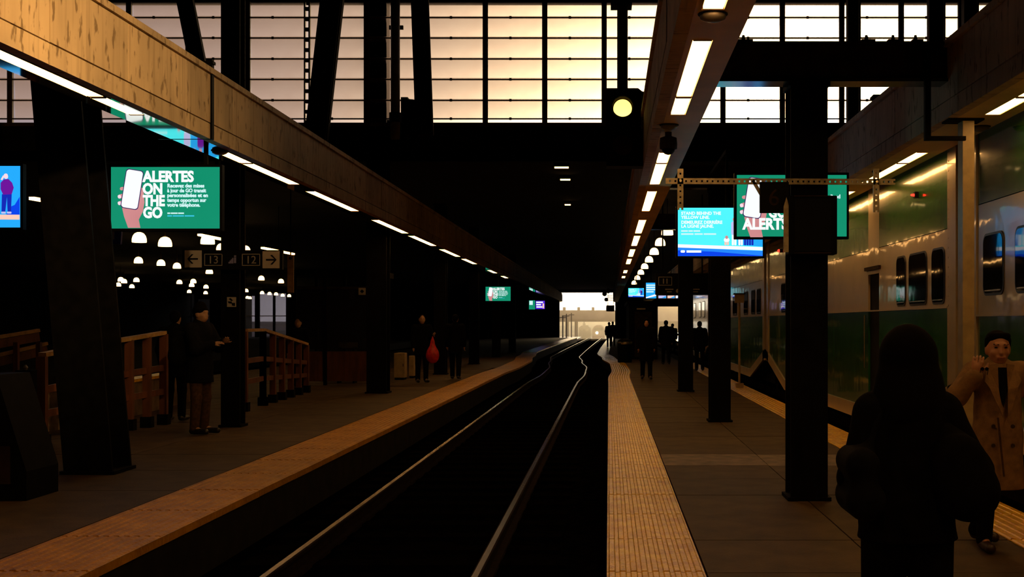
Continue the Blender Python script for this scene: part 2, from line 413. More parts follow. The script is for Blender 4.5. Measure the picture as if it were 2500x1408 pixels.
# the middle track: two rails on sleepers
trk = thing('railway_track', 'middle railway track, polished rails snaking between the two platforms', 'track')
RY = [y for y in range(-14, 40, 3)]+[40+.8*i for i in range(40)]+[73,77,82,88,95,104,114,124,136,150]
for sgn in (-1, 1):
    xc = lambda y: track_c(y)+sgn*.765
    web = MB()
    ribbon(web, lambda y: xc(y)-.07, lambda y: xc(y)+.07, Z_BED+.02, Z_RAIL-.135, RY)
    ribbon(web, lambda y: xc(y)-.012, lambda y: xc(y)+.012, Z_RAIL-.135, Z_RAIL-.035, RY)
    ribbon(web, lambda y: xc(y)-.036, lambda y: xc(y)+.036, Z_RAIL-.036, Z_RAIL-.006, RY)
    r_ = web.build('rail', M['rail_side'], trk)
    top = MB(); ribbon(top, lambda y: xc(y)-.023, lambda y: xc(y)+.023, Z_RAIL-.006, Z_RAIL, RY)
    top.build('running_surface', M['rail_top'], r_)['label'] = 'polished rail head'
mb = MB(); mb.box((-1.3,-.12,Z_BED-.02), (1.3,.12,Z_BED+.035)); me = mb.mesh('sleeper'); me.materials.append(M['sleeper']); fixn(me)
for i in range(90):
    y = 4+i*.65
    s_ = bpy.data.objects.new('sleeper', me); COL.objects.link(s_); s_.parent = trk; s_.location = (track_c(y), y, 0)
# the coaches' track
t2 = thing('railway_track', 'dark railway track under the green and cream coaches', 'track')
for x in (4.66, 6.18):
    web = MB(); web.box((x-.036,-14,Z_BED+.0), (x+.036,150,Z_RAIL)); web.build('rail', M['rail_side'], t2)

# ---- atrium shell above and beside the tracks
Z_ROOF = 10.5
sh = lambda n, a, b, lab: struct(MB().box(a, b).build(n, M['shell']), lab)
sh('ceiling', (-45,-16,Z_ROOF), (35,Y_LOUV+.5,Z_ROOF+.2), 'unseen atrium roof above the glass louvres, made opaque to shut daylight out')  # glass roof made opaque so daylight enters only by the louvres
sh('wall_back', (-45,-16.3,-.6), (35,-16,Z_ROOF), 'dark rear end of the hall')
sh('wall_right', (35,-16,-.6), (35.3,150,Z_ROOF), 'dark side of the hall beyond the coaches')
sh('wall_left', (-45.3,-16,-.6), (-45,150,Z_ROOF), 'dark side of the hall beyond the far platform')
Z_SHED = 5.25
sh('ceiling', (-45,Y_LOUV,Z_SHED), (35,128,Z_SHED+.2), 'black low roof of the old train shed')
ZL0 = ZA(302, Y_LOUV); ZL1 = ZA(4, Y_LOUV)
sh('wall_front', (-45,Y_LOUV,Z_SHED), (35,Y_LOUV+.3,ZL0), 'dark header below the glass louvres')
sh('wall_front', (-45,Y_LOUV,ZL1), (35,Y_LOUV+.3,Z_ROOF), 'dark header above the glass louvres')
sh('wall_front', (-45,Y_LOUV,ZL0), (-15.6,Y_LOUV+.3,ZL1), 'dark end of the louvre wall above the far platform')
sh('wall_front', (11.5,Y_LOUV,ZL0), (35,Y_LOUV+.3,ZL1), 'dark end of the louvre wall above the coaches')

# ---- louvre wall: mullions, glazing bars and single glass slats
lw = struct(empty('window_1', (0,Y_LOUV,0)), 'wall of translucent glass louvres glowing with the sunset')
PX_MULL = [25+145*i for i in range(-4, 19)]
xm = [XA(p, Y_LOUV) for p in PX_MULL]
rows = [290, 245, 194, 144, 93, 43, 4]
for i, x in enumerate(xm):
    mb = MB()
    if PX_MULL[i] == 750:     # perforated mullion
        for s_ in (-.05, .05): mb.box((x+s_-.018,-.03,ZL0), (x+s_+.018,.05,ZL1))
        z = ZL0
        while z < ZL1: mb.box((x-.05,-.03,z), (x+.05,.04,z+.075)); z += .225
    else:
        w = .058
        mb.box((x-w,-.03,ZL0), (x+w,.04,ZL1))
    mb.build('mullion', M['mullion'], lw)
for y in rows[:-1]:
    z = ZA(y, Y_LOUV)
    mb = MB(); mb.box((xm[0],-.025,z-.012), (xm[-1],.02,z+.012)); bar_ = mb.build('glazing_bar', M['mullion'], lw)
    cl = MB()
    for a, b in zip(xm, xm[1:]): cl.cbox(((a+b)/2-.1, -.02, z), (.05,.03,.055))
    cl.build('clips', M['mullion'], bar_)
mb = MB(); mb.box((xm[0],-.04,ZL0-.06), (xm[-1],.06,ZL0+.02)); mb.build('sill', M['mullion'], lw)
pw = xm[1]-xm[0]-.10
slat = {}
for k in range(len(rows)-1):
    z0, z1 = ZA(rows[k], Y_LOUV), ZA(rows[k+1], Y_LOUV)
    h = z1-z0
    if round(h,3) not in slat:
        mb = MB()   # gently bowed slat, leaning out at the top behind the slat above
        n = 6; vs = []
        for j in range(n+1):
            t = j/n; zz = t*h*1.10; yy = .12-.07*t+.02*math.sin(PI*t)
            vs += [(-pw/2,yy,zz),(pw/2,yy,zz)]
        mb.add(vs, [(2*j,2*j+1,2*j+3,2*j+2) for j in range(n)])
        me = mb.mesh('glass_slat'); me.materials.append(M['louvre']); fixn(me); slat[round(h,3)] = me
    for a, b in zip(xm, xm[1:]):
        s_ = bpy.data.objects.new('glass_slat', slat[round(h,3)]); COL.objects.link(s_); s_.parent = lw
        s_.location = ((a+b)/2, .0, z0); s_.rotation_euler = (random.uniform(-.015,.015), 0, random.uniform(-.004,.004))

# ---- long concrete lighting beams
FIX = [(-3.4,-.6),(.4,3.4),(4.4,7.4),(8.2,10.26),(10.30,11.15),(13.6,14.52),(14.56,16.75),(17.6,20.75),(22.5,25.9),(26.6,30.1),(31.5,35.0),(36.2,39.4),(44.0,46.6),(49.5,51.8)]
def beam(label, xf, side, m, lamp_x, x_in, top=2.70, panel=1.46, sm='soffit'):
    """xf = X of the face turned to the camera, side=+1 when the soffit runs towards +X"""
    zb, zg, zt = EYE+1.95, EYE+2.11, EYE+top
    b = thing('canopy_beam', label, 'beam', (0,0,0))
    x1 = xf+side*.10
    mb = MB(); mb.box((min(x1,x1+side*.22),-13,zb+.05), (max(x1,x1+side*.22),112,zt-.04)); mb.build('core', M['concrete_dark'], b)
    # face panels, lower band and cap, split at the joints
    lo, hi = sorted((xf, x1))
    n = 0; y = 8.98-panel*10
    up = MB().box((lo,0,zg+.012), (hi,panel-.012,zt-.07)); ub = up.mesh('fascia_panel'); ub.materials.append(m); fixn(ub)
    lb = MB().box((lo,0,zb), (hi,panel*2-.010,zg)); lm = lb.mesh('lower_band'); lm.materials.append(m); fixn(lm)
    cb = MB().box((lo-.03,0,zt-.062), (hi+.03,panel*2-.010,zt)); cm = cb.mesh('coping'); cm.materials.append(m); fixn(cm)
    while y < 108:
        p_ = bpy.data.objects.new('fascia_panel', ub); COL.objects.link(p_); p_.parent = b; p_.location = (random.uniform(-.004,.004), y, 0)
        if n % 2 == 0:
            for nm, mm in (('lower_band', lm), ('coping', cm)):
                q = bpy.data.objects.new(nm, mm); COL.objects.link(q); q.parent = b; q.location = (0, y, 0)
        y += panel; n += 1
    # polished soffit with a slot for the tubes
    a, c = sorted((x1, x_in)); lw_ = .07
    sf = MB(); sf.box((a,-13,zb+.0), (lamp_x-lw_,112,zb+.05)); sf.box((lamp_x+lw_,-13,zb), (c,112,zb+.05))
    edges = [-13]+[v for f in FIX for v in f]+[112]
    for y0, y1 in zip(edges[0::2], edges[1::2]): sf.box((lamp_x-lw_,y0,zb), (lamp_x+lw_,y1,zb+.05))
    sf.box((min(x_in,x_in+side*.03),-13,zb), (max(x_in,x_in+side*.03),112,zb+.30))
    sf.build('soffit', M[sm], b)
    # tube lights let into the soffit: each a thing
    return b
LAMP_GROUP = 'tube lights let into the beam soffits'
def tubes(lamp_x, where, fix=FIX):
    zb = EYE+1.95
    for y0, y1 in fix:
        t = thing('tube_light', 'glowing tube light in the soffit of the '+where, 'light', (lamp_x, (y0+y1)/2, zb), 0, 'tube lights of the '+where)
        hl = (y1-y0)/2-.01
        MB().box((-.062,-hl,.004), (.062,hl,.02)).build('diffuser', M['lamp'], t)
        MB().box((-.067,-hl-.008,.021), (.067,hl+.008,.05)).build('housing', M['galv'], t)
        for q in (-hl-.008, hl): MB().box((-.066,q,-.004), (.066,q+.008,.02)).build('end_cap', M['steel_brown'], t)
beam('orange-lit streaked concrete beam with coping above the left platform edge', -4.22, -1, M['concrete'], -4.42, -4.61)
tubes(-4.42, 'left platform beam')
beam('dark concrete beam running overhead along the island platform edge beside the signal', .44, 1, M['concrete_dark'], .652, .865, top=2.66, sm='soffit_dull')
tubes(.652, 'beam beside the signal')
beam('brown stained concrete beam running along beside the coaches', 3.22, 1, M['concrete_dark'], 3.60, 3.79, top=2.68, sm='soffit_dull')
tubes(3.60, 'beam beside the coaches', FIX[:9])

# added flood lamp above the frame, put in to light the left beam orange
fl_ = thing('added_flood', 'added unseen flood lamp on top of the island beam, to light the left beam', 'light', (.62,5.2,EYE+2.66))
MB().tube((0,0,0),(0,0,.5),.03).build('bracket', M['steel_grey'], fl_)
hs = MB(); hs.prism([(-.16,.42),(.10,.48),(.10,.80),(-.16,.86)], 'y', -.18, .18); hs.build('housing', M['steel_grey'], fl_)
MB().cbox((-.165,0,.64), (.01,.3,.36)).build('lens', M['lamp'], fl_)
ld = bpy.data.lights.new('added_flood_beam', 'SPOT'); ld.energy = 3000; ld.color = (1.0,.60,.22); ld.spot_size = math.radians(44); ld.spot_blend = 1.0; ld.shadow_soft_size = .12
lo_ = bpy.data.objects.new('added_flood_beam', ld); COL.objects.link(lo_); lo_.location = (.40,5.2,EYE+2.66+.64)
lo_.rotation_euler = (Vector((-4.22,9.9,EYE+2.38))-lo_.location).to_track_quat('-Z','Y').to_euler()
# ---------------------------------------------------------------- columns, gantries, hangers
def h_column(name, label, X, Y, z0, z1, w=.35, m='steel_black', cat='column', group=None, lean=(0,0)):
    """riveted H-section column: two flanges, a web, base plate and cap"""
    c = thing(name, label, cat, (X, Y, z0), 0, group)
    h = z1-z0; lx, ly = lean
    def sl(x0, x1, y0, y1, a=0.0, b=h):
        vs = []
        for z in (a, b):
            dx, dy = lx*z, ly*z
            vs += [(x0+dx,y0+dy,z),(x1+dx,y0+dy,z),(x1+dx,y1+dy,z),(x0+dx,y1+dy,z)]
        return MB().add(vs, [(0,3,2,1),(4,5,6,7),(0,1,5,4),(1,2,6,5),(2,3,7,6),(3,0,4,7)])
    t = .03
    sl(-w/2, w/2, -w/2, -w/2+t).build('flange', M[m], c)
    sl(-w/2, w/2, w/2-t, w/2).build('flange', M[m], c)
    sl(-.02, .02, -w/2+t, w/2-t).build('web', M[m], c)
    MB().box((-w/2-.03,-w/2-.03,0), (w/2+.03,w/2+.03,.035)).build('base_plate', M[m], c)
    sl(-w/2-.02, w/2+.02, -w/2-.02, w/2+.02, h-.05, h).build('cap_plate', M[m], c)
    return c
Z_G0, Z_G1 = EYE+2.29, EYE+2.67
words = ['that carries the perforated sign frame', 'standing behind the blue safety screen', 'beside the platform 11 sign', 'beyond the platform 11 sign']
for i in range(3):
    Y = 11.4+8.9*i
    h_column('steel_column', 'black square steel column on the island platform '+(words[i] if i < 4 else 'far down beside the stair kiosk'), 1.90, Y, 0, Z_G0, group='island platform columns')
    if i < 3:
        g = thing('gantry_beam', 'dark riveted cross beam over the island platform '+('with bolted brackets on top' if i == 0 else ('lit from below behind the screens' if i == 1 else ('beyond the second cross beam' if i == 2 else 'far down under the shed roof'))), 'beam', (0, Y, Z_G0))
        x0, x1 = .99, 9.0
        MB().box((x0,-.14,0), (x1,.14,.03)).build('flange', M['gloss_steel'], g)
        MB().box((x0,-.14,.35), (x1,.14,.38)).build('flange', M['steel_brown'], g)
        MB().box((x0,-.10,.03), (x1,-.06,.35)).build('web', M['steel_brown'], g)
        if i == 0:
            for px, w in ((1815,.16),(2115,.13),(2180,.13),(2235,.10),(2322,.14)):
                X = XA(px, Y); b_ = MB(); b_.box((X-w/2,-.1,.38), (X+w/2,.1,.41)); b_.build('bracket', M['steel_brown'], g)
                MB().tube((X,0,.41),(X,0,.47),.022,.012,8).build('bolt', M['steel_brown'], g)
# left platform row and the leaning atrium columns
h_column('steel_column', 'black steel column carrying the platform 13 and 12 direction sign', -5.62, 17.8, Z_L, 9.8, w=.28, group='left platform columns')
lab = ['wide black column beside the glass waiting shelter', 'black column behind the person with the red bag', 'black column before the far green screen', 'black column just past the far green screen', 'black column far down the left platform']
for i in range(5):
    h_column('steel_column', lab[i], -5.05 if i else -5.09, 26.9+8.9*i if i else 26.3, Z_L, 9.8 if i == 0 else Z_SHED, w=.44 if i == 0 else .36, group='left platform columns')
h_column('leaning_column', 'thick black leaning column standing on the left platform behind the screen', -5.32, 12.4, Z_L, 7.2, w=.50, lean=(-.085,0))
def strut(label, a, b, w, m='steel_black'):
    t = thing('atrium_strut', label, 'strut', a)
    d = Vector(b)-Vector(a)
    MB().bar((0,0,0), d, w, w*.7, up=(0,1,0)).build('box_section', M[m], t)
    MB().bar((w*.5+.012,-.06,0), d+Vector((w*.5+.012,-.06,0)), .02, .03, up=(0,1,0)).build('edge_plate', M['steel_brown'], t)
strut('black slanting strut before the louvres, leaning right', P(772,345,24), P(818,-60,24), .42)
strut('black slanting strut before the louvres, leaning slightly left', P(1037,330,24.5), P(1023,-60,24.5), .34)
strut('black slanting strut at the outer end of the louvres', P(512,300,24), P(440,-60,24), .30)
strut('black slanting strut over the far platform', P(118,330,25), P(70,-60,25), .12)
for px, w, Y, lab_ in ((2081,.23,25.2,'broad brown upright before the blazing louvres'), (2283,.30,25.2,'broad dark upright above the coaches'), (2366,.27,25.2,'dark upright at the edge of the brown beam')):
    c_ = thing('atrium_upright', lab_, 'column', (XA(px,Y), Y, Z_SHED))
    MB().box((-w/2,-.1,0), (w/2,.1,5)).build('box_section', M['steel_brown'], c_)
    MB().box((w/2+.01,-.1,0), (w/2+.045,-.02,5)).build('edge_plate', M['mullion'], c_)
# drain pipe beside the wide column, with the box at its foot
pp = thing('drain_pipe', 'pale vertical drain pipe clamped before the wide black column', 'pipe', P(965,340,25.2))
MB().tube((0,0,0),(0,0,4.2),.10,n=16).build('pipe', M['steel_grey'], pp, smooth=True)
MB().tube((0,0,.36),(0,0,.56),.13,n=16).build('coupling', M['steel_black'], pp)
MB().cbox((0,.12,2.4),(.30,.06,.08)).build('clamp', M['steel_black'], pp)
bx = thing('junction_box', 'small black equipment box with a stepped top just under the louvres', 'equipment box', P(1000,300,25.87))
MB().prism([(-.17,-.25),(.17,-.25),(.17,.42),(.10,.49),(-.02,.50),(-.02,.54),(-.17,.54)], 'y', -.12, .12).build('case', M['steel_black'], bx)
MB().cbox((0,-.13,.1),(.26,.015,.4)).build('cover', M['steel_black'], bx)

# cream post under the beam beside the coaches
cp = thing('cream_post', 'cream painted square post standing before the gap between two coaches', 'post', (3.44,11.42,0))
MB().box((-.055,-.08,0),(.055,.08,EYE+1.94)).build('shaft', M['cream'], cp)
MB().box((-.10,-.12,0),(.10,.12,.02)).build('base_plate', M['steel_brown'], cp)
MB().box((-.20,-.12,EYE+1.93),(.14,.12,EYE+1.95)).build('head_plate', M['steel_black'], cp)
# drop hangers from the beams
def hanger(label, X, Y, z0, z1, arm=None, w=.065):
    h = thing('screen_hanger', label, 'hanger', (X,Y,z0))
    MB().box((-w/2,-w/2,0),(w/2,w/2,z1-z0)).build('drop_post', M['steel_black'], h)
    MB().box((-w*.7,-w*.7,z1-z0-.05),(w*.7,w*.7,z1-z0-.02)).build('fixing_plate', M['steel_black'], h)
    if arm: MB().box((min(0,arm),-.02,0),(max(0,arm),.02,.04)).build('arm', M['steel_black'], h)
    return h
hanger('black drop post on the left beam that holds the green French screen', XA(519,12.7)+.0, 12.62, ZA(343,12.7), ZA(150,12.7), arm=-.55)
hanger('dark drop post with ball top before the brown beam', XA(2140,15.2), 15.2, ZA(420,15.2), ZA(232,15.2), w=.10)
hanger('slim black drop post between the cross beam and the coach-side beam', XA(2264,11.2), 11.2, ZA(343,11.2), ZA(122,11.2), arm=.36, w=.055)
for (px, py, Y), lb in (((1740,35,EYE*0+7.5),'round grey smoke detector on the soffit above the first tube light'), ((1632,308,11.7),'round grey smoke detector on the soffit between tube lights'), ((2395,303,11.8),'round dark smoke detector on the coach-side soffit'), ((515,356,13.45),'dark smoke detector on the left soffit above the green screen')):
    Xs = {1740:.66,1632:.60,2395:3.70,515:-4.40}[px]
    d_ = thing('smoke_detector', lb, 'detector', (Xs, Y, EYE+1.95))
    MB().lathe([(.075,0),(.085,-.012),(.08,-.03),(.05,-.045),(.02,-.05)], 20).build('cover', M['steel_grey'], d_, smooth=True)
    MB().lathe([(.095,.0),(.095,-.006)], 20).build('base', M['steel_brown'], d_)
cmr = thing('dome_camera', 'dark dome camera hanging under the island beam', 'camera', (.615,12.15,EYE+1.95))
MB().tube((0,0,0),(0,0,-.05),.035).build('stem', M['steel_brown'], cmr)
MB().lathe([(.03,-.04),(.085,-.06),(.09,-.12),(.088,-.17),(.07,-.175)], 24).build('housing', M['steel_brown'], cmr, smooth=True)
MB().lathe([(.068,-.174),(.06,-.20),(.04,-.222),(.01,-.232)], 24).build('dome', M['black_plastic'], cmr, smooth=True)

# ---------------------------------------------------------------- perforated sign frame on the first column
def strut_perf(parent, a, b, w=.055, n=8):
    """galvanised channel with punched holes"""
    a, b = Vector(a), Vector(b); d = b-a; L = d.length; horizontal = abs(d.x) > abs(d.z)
    k = max(2, int(L/.05)); mb = MB(); t = .004; hole = .018
    for sgn in (-1, 1):   # side strips
        off = Vector((0,0,sgn*(w/2-.009))) if horizontal else Vector((sgn*(w/2-.009),0,0))
        mb.bar(a+off, b+off, *( (.02,.018) if horizontal else (.018,.02) ), up=(0,0,1) if horizontal else (0,1,0))
    for i in range(k):
        t0 = (i+.0)/k; t1 = (i+1-hole/(L/k))/k
        mb.bar(a+d*t0, a+d*t1, *((.02, w-.036) if horizontal else (w-.036,.02)), up=(0,0,1) if horizontal else (0,1,0))
    return mb.build('perforated_channel', M['galv'], parent)
sf = thing('utility_rack', 'perforated metal cross-arm rack strapped to the first black column', 'frame', (1.90,11.15,0))
zx = ZA(443,11.15)-.0
rel = lambda px, py: (XA(px,11.15)-1.90, 0, ZA(py,11.15))
strut_perf(sf, rel(1625,442), rel(2185,444))
strut_perf(sf, rel(1661,412), rel(1661,512)); strut_perf(sf, rel(2139,412), rel(2139,518))
for px, py in ((1661,442),(2139,444)):
    x, y, z = rel(px, py); MB().tube((x,-.02,z),(x,-.035,z),.012,n=8).build('bolt', M['chrome'], sf)
br = MB(); br.bar(rel(1838,440), rel(1860,478), .03, .02, up=(0,1,0)); br.build('brace', M['galv'], sf)
pl = thing('number_panel', 'small black hanging panel with a dim number 6 left of the first column', 'sign', P(1890,482,11.08))
MB().box((-.135,-.02,-.145),(.135,.02,.145)).build('board', M['black_sign'], pl, bevel=.006)
text('6', .22, M['steel_brown'], pl, (-.06,-.023,-.075))
cb_ = thing('column_cabinet', 'black tall cabinet strapped round the first column', 'cabinet', (1.90,11.12,ZA(622,11.12)))
MB().box((-.225,-.10,0),(.225,.08,.545)).build('case', M['black_plastic'], cb_, bevel=.008)
MB().box((-.17,-.104,.03),(.17,-.10,.515)).build('door', M['black_sign'], cb_)
for z in (.012,.54): MB().box((-.175,-.112,z-.004),(.165,-.10,z+.004)).build('trim_strip', M['steel_brown'], cb_)
side = MB(); side.prism([(-.225,.02),(-.225,.46),(-.245,.53),(-.27,.44),(-.27,.02)], 'y', -.09,-.07); side.build('side_bracket', M['galv'], cb_)

# ---------------------------------------------------------------- signal
sg = thing('signal', 'black railway signal with a lit yellow lens and number 650', 'signal', P(1520,265,15.0))
k = 15.0/F
MB().prism([(-40*k,50*k),(38*k,50*k),(48*k,42*k),(58*k,41*k),(58*k,-140*k),(-40*k,-140*k)], 'y', 0, .30).build('housing', M['black_plastic'], sg)
MB().lathe([(25*k,-.02),(25*k,.16),(27.5*k,.16),(27.5*k,-.02)], 28).build('hood', M['steel_brown'], sg, smooth=True).rotation_euler = (PI/2,0,0)
lens_m = emit('signal_yellow', (1.0,.62,.04), 3.2, col2=(1.0,.80,.20))
MB().lathe([(22.5*k,0),(20*k,.02),(12*k,.04),(2*k,.045)], 28).build('lens', lens_m, sg, smooth=True).rotation_euler = (PI/2,0,0)
dk = thing  # (plain alias kept short below)
MB().lathe([(24*k,.0),(24*k,.012)], 28).build('lower_lens', M['steel_brown'], sg).location = (0,-.01,-90*k)
LAST[0].rotation_euler = (PI/2,0,0)
text('650', .085, M['steel_brown'], sg, (-13*k,-.006,-38*k))
ldm = MB()
for i in range(9): ldm.cbox((50*k,-.01,(18-6*i)*k),(.014,.02,.012))
for x in (47*k, 53*k): ldm.box((x-.004,-.02,-50*k),(x+.004,.0,30*k))
ldm.build('vent_strip', M['galv'], sg)
MB().tube((0,.15,49*k),(0,.15,330*k),.068,n=16).build('mast', M['steel_brown'], sg, smooth=True)
MB().box((-.15,.02,255*k),(.12,.3,266*k)).build('mast_plate', M['steel_black'], sg)

# ---------------------------------------------------------------- screens
E_GREEN = emit('screen_green', (.004,.27,.14), 1.0, col2=(.010,.30,.17))
E_WHITE = emit('screen_white', (.93,1.0,1.0), 1.05)
E_PALE = emit('screen_pale_text', (.70,1.0,1.0), .95)
E_CYANTXT = emit('screen_cyan_text', (.05,.62,.85), .9)
E_SKIN = emit('screen_hand', (.88,.42,.44), .9, col2=(.60,.20,.20))
E_PINK = emit('screen_nails', (1.0,.72,.82), 1.0)
E_DARK = emit('screen_outline', (.10,.03,.22), .5)
E_BLUE = emit('screen_blue', (.02,.42,1.0), 1.0)
E_CYAN = emit('screen_cyan', (.06,.86,1.0), 1.05, col2=(.10,.95,1.0))
E_DEEP = emit('screen_deep_blue', (.004,.06,.85), 1.0)
E_MID = emit('screen_mid_blue', (.02,.25,1.0), 1.0)
E_STRIPE = emit('screen_stripe', (1.0,.62,.50), 1.0)
E_STRIPEW = emit('screen_white_stripe', (1.0,.93,1.0), 1.05)
E_PURPLE = emit('screen_purple', (.20,.01,.42), .8)
E_JEAN = emit('screen_jeans', (.01,.03,.60), .8)
E_LILAC = emit('screen_lilac', (.62,.60,1.0), .9)
E_GREENB = emit('screen_purple_bg', (.10,.02,.75), 1.0)

def screen(label, c, w, h, group='platform information screens', name='information_screen', tilt=0, hang=(0,Z_SHED), arm=None):
    s_ = thing(name, label, 'screen', c, tilt, group)
    bz = .028
    MB().box((-w/2-bz,.004,-h/2-bz),(w/2+bz,.09,h/2+bz)).build('housing', M['black_plastic'], s_, bevel=.006)
    MB().box((-.18,.09,-.12),(.18,.13,.12)).build('mount', M['steel_black'], s_)
    MB().box((hang[0]-.02,.04,h/2+bz),(hang[0]+.02,.08,hang[1]-c[2])).build('drop_rod', M['steel_black'], s_)
    if arm: MB().box((hang[0]-.02,min(.08,arm-c[1]),hang[1]-c[2]-.05),(hang[0]+.02,max(.06,arm-c[1]),hang[1]-c[2])).build('arm', M['steel_black'], s_)
    return s_
def plate(parent, name, m, x0, z0, x1, z1, y=-.001):
    return MB().box((x0,y-.001,z0),(x1,y+.001,z1)).build(name, m, parent)
def poly(parent, name, m, pts, y):
    return MB().prism(pts, 'y', y-.0006, y+.0006).build(name, m, parent)
def rrect(cx, cz, w, h, r, rot, n=5):
    pts = []
    for (sx, sz, a0) in ((1,1,0),(-1,1,90),(-1,-1,180),(1,-1,270)):
        for i in range(n+1):
            a = math.radians(a0+90*i/n); pts.append((sx*(w/2-r)+r*math.cos(a), sz*(h/2-r)+r*math.sin(a)))
    c, s_ = math.cos(rot), math.sin(rot)
    return [(cx+x*c-z*s_, cz+x*s_+z*c) for x, z in pts]
def hand_phone(s_, u, ox, oz):
    """hand holding a white phone; u = metres per screen pixel of the photograph, origin = phone centre"""
    q = lambda pts: [(ox+x*u, oz+z*u) for x, z in pts]
    poly(s_, 'wrist', E_SKIN, q([(-24,-30),(-24,-48),(-20,-66),(-10,-94),(20,-94),(16,-74),(26,-54),(30,-32),(28,-8),(20,-4),(10,-20),(-18,-24)]), -.003)
    for (x, z, w, h, r) in ((-24,2,14,8,.1),(-27,-16,13,10,.2),(-27,-32,12,9,.2)):
        poly(s_, 'finger', E_SKIN, rrect(ox+(x+4)*u, oz+z*u, (w+6)*u, h*u, 4*u, r), -.0035)
    for (x, z) in ((-31,-18),(-31,-34)):
        poly(s_, 'nail', E_PINK, rrect(ox+x*u, oz+z*u, 8*u, 9*u, 3.5*u, .3), -.0045)
    poly(s_, 'phone_edge', E_DARK, rrect(ox, oz, 44*u, 97*u, 8*u, -.16), -.005)
    poly(s_, 'phone', E_WHITE, rrect(ox, oz, 40*u, 93*u, 7*u, -.16), -.006)
    poly(s_, 'thumb', E_SKIN, q([(14,-50),(27,-40),(29,-20),(27,2),(23,4),(21,-16)]), -.007)

def green_fr(label, c, w, hang=(0,Z_SHED)):
    h = w*150/265.0; u = w/265.0
    s_ = screen(label, c, w, h, hang=hang)
    plate(s_, 'display', E_GREEN, -w/2, -h/2, w/2, h/2, .002)
    X = lambda px: (px-403.5)*u
    Zq = lambda py: (482.5-py)*u
    hand_phone(s_, u, X(323), Zq(462))
    for t_, x, y, wd in (('ALERTES',350,443,126),('ON',349,473,48),('THE',350,502,54),('GO',350,531,47)):
        text(t_, 36*u, E_WHITE, s_, (X(x),-.008,Zq(y)), fat=1.6*u, width=wd*u, name='headline')
    for i, (t_, wd) in enumerate((('Recevez des mises',90),('à jour de GO transit',95),('personnalisées et en',99),('temps opportun sur',96),('votre téléphone.',81))):
        text(t_, 12.5*u, E_PALE, s_, (X(409),-.008,Zq(457.5+11.7*i)), fat=.5*u, width=wd*u, name='body_text')
    for yy, wd, mm in ((522,41,E_PALE),(528.5,66,E_CYANTXT)):   # two unreadable lines of small print
        for a, b in ((0,.18),(.2,.62),(.64,1.0)):
            plate(s_, 'small_print', mm, X(409)+wd*u*a, Zq(yy), X(409)+wd*u*b-.6*u, Zq(yy-3.2), -.004)
    return s_
green_fr('green screen in French with a hand holding a white phone, over the left platform', P(403.5,482.5,13.1), 265*13.1/F, hang=(.43,EYE+1.95))
green_fr('small far green screen in French down the left platform', P(1216,717,51.5), 61*51.5/F)

# English green screen behind the first column
cE = P(1933,502,13.05); wE = 268*13.05/F; uE = wE/268
s_ = screen('green screen in English with a hand and phone behind the first column', cE, wE, 150*uE, hang=(0,Z_G0+.2), arm=11.5)
plate(s_, 'display', E_GREEN, -wE/2, -75*uE, wE/2, 75*uE, .002)
XE = lambda px: (px-1933)*uE
ZE = lambda py: (502-py)*uE
hand_phone(s_, uE*1.02, XE(1842), ZE(483))
for t_, x, y, wd in (('ON THE',1874,470,110),('GO',1876,530,44),('ALERTS',1814,559,112)):
    text(t_, 37*uE, E_WHITE, s_, (XE(x),-.008,ZE(y)), fat=1.6*uE, width=wd*uE, name='headline')
for t_, x, y, wd in (('personalized',1985,484,66),('text',2008,497,30)):
    text(t_, 13*uE, E_PALE, s_, (XE(x),-.008,ZE(y)), fat=.5*uE, width=wd*uE, name='body_text')

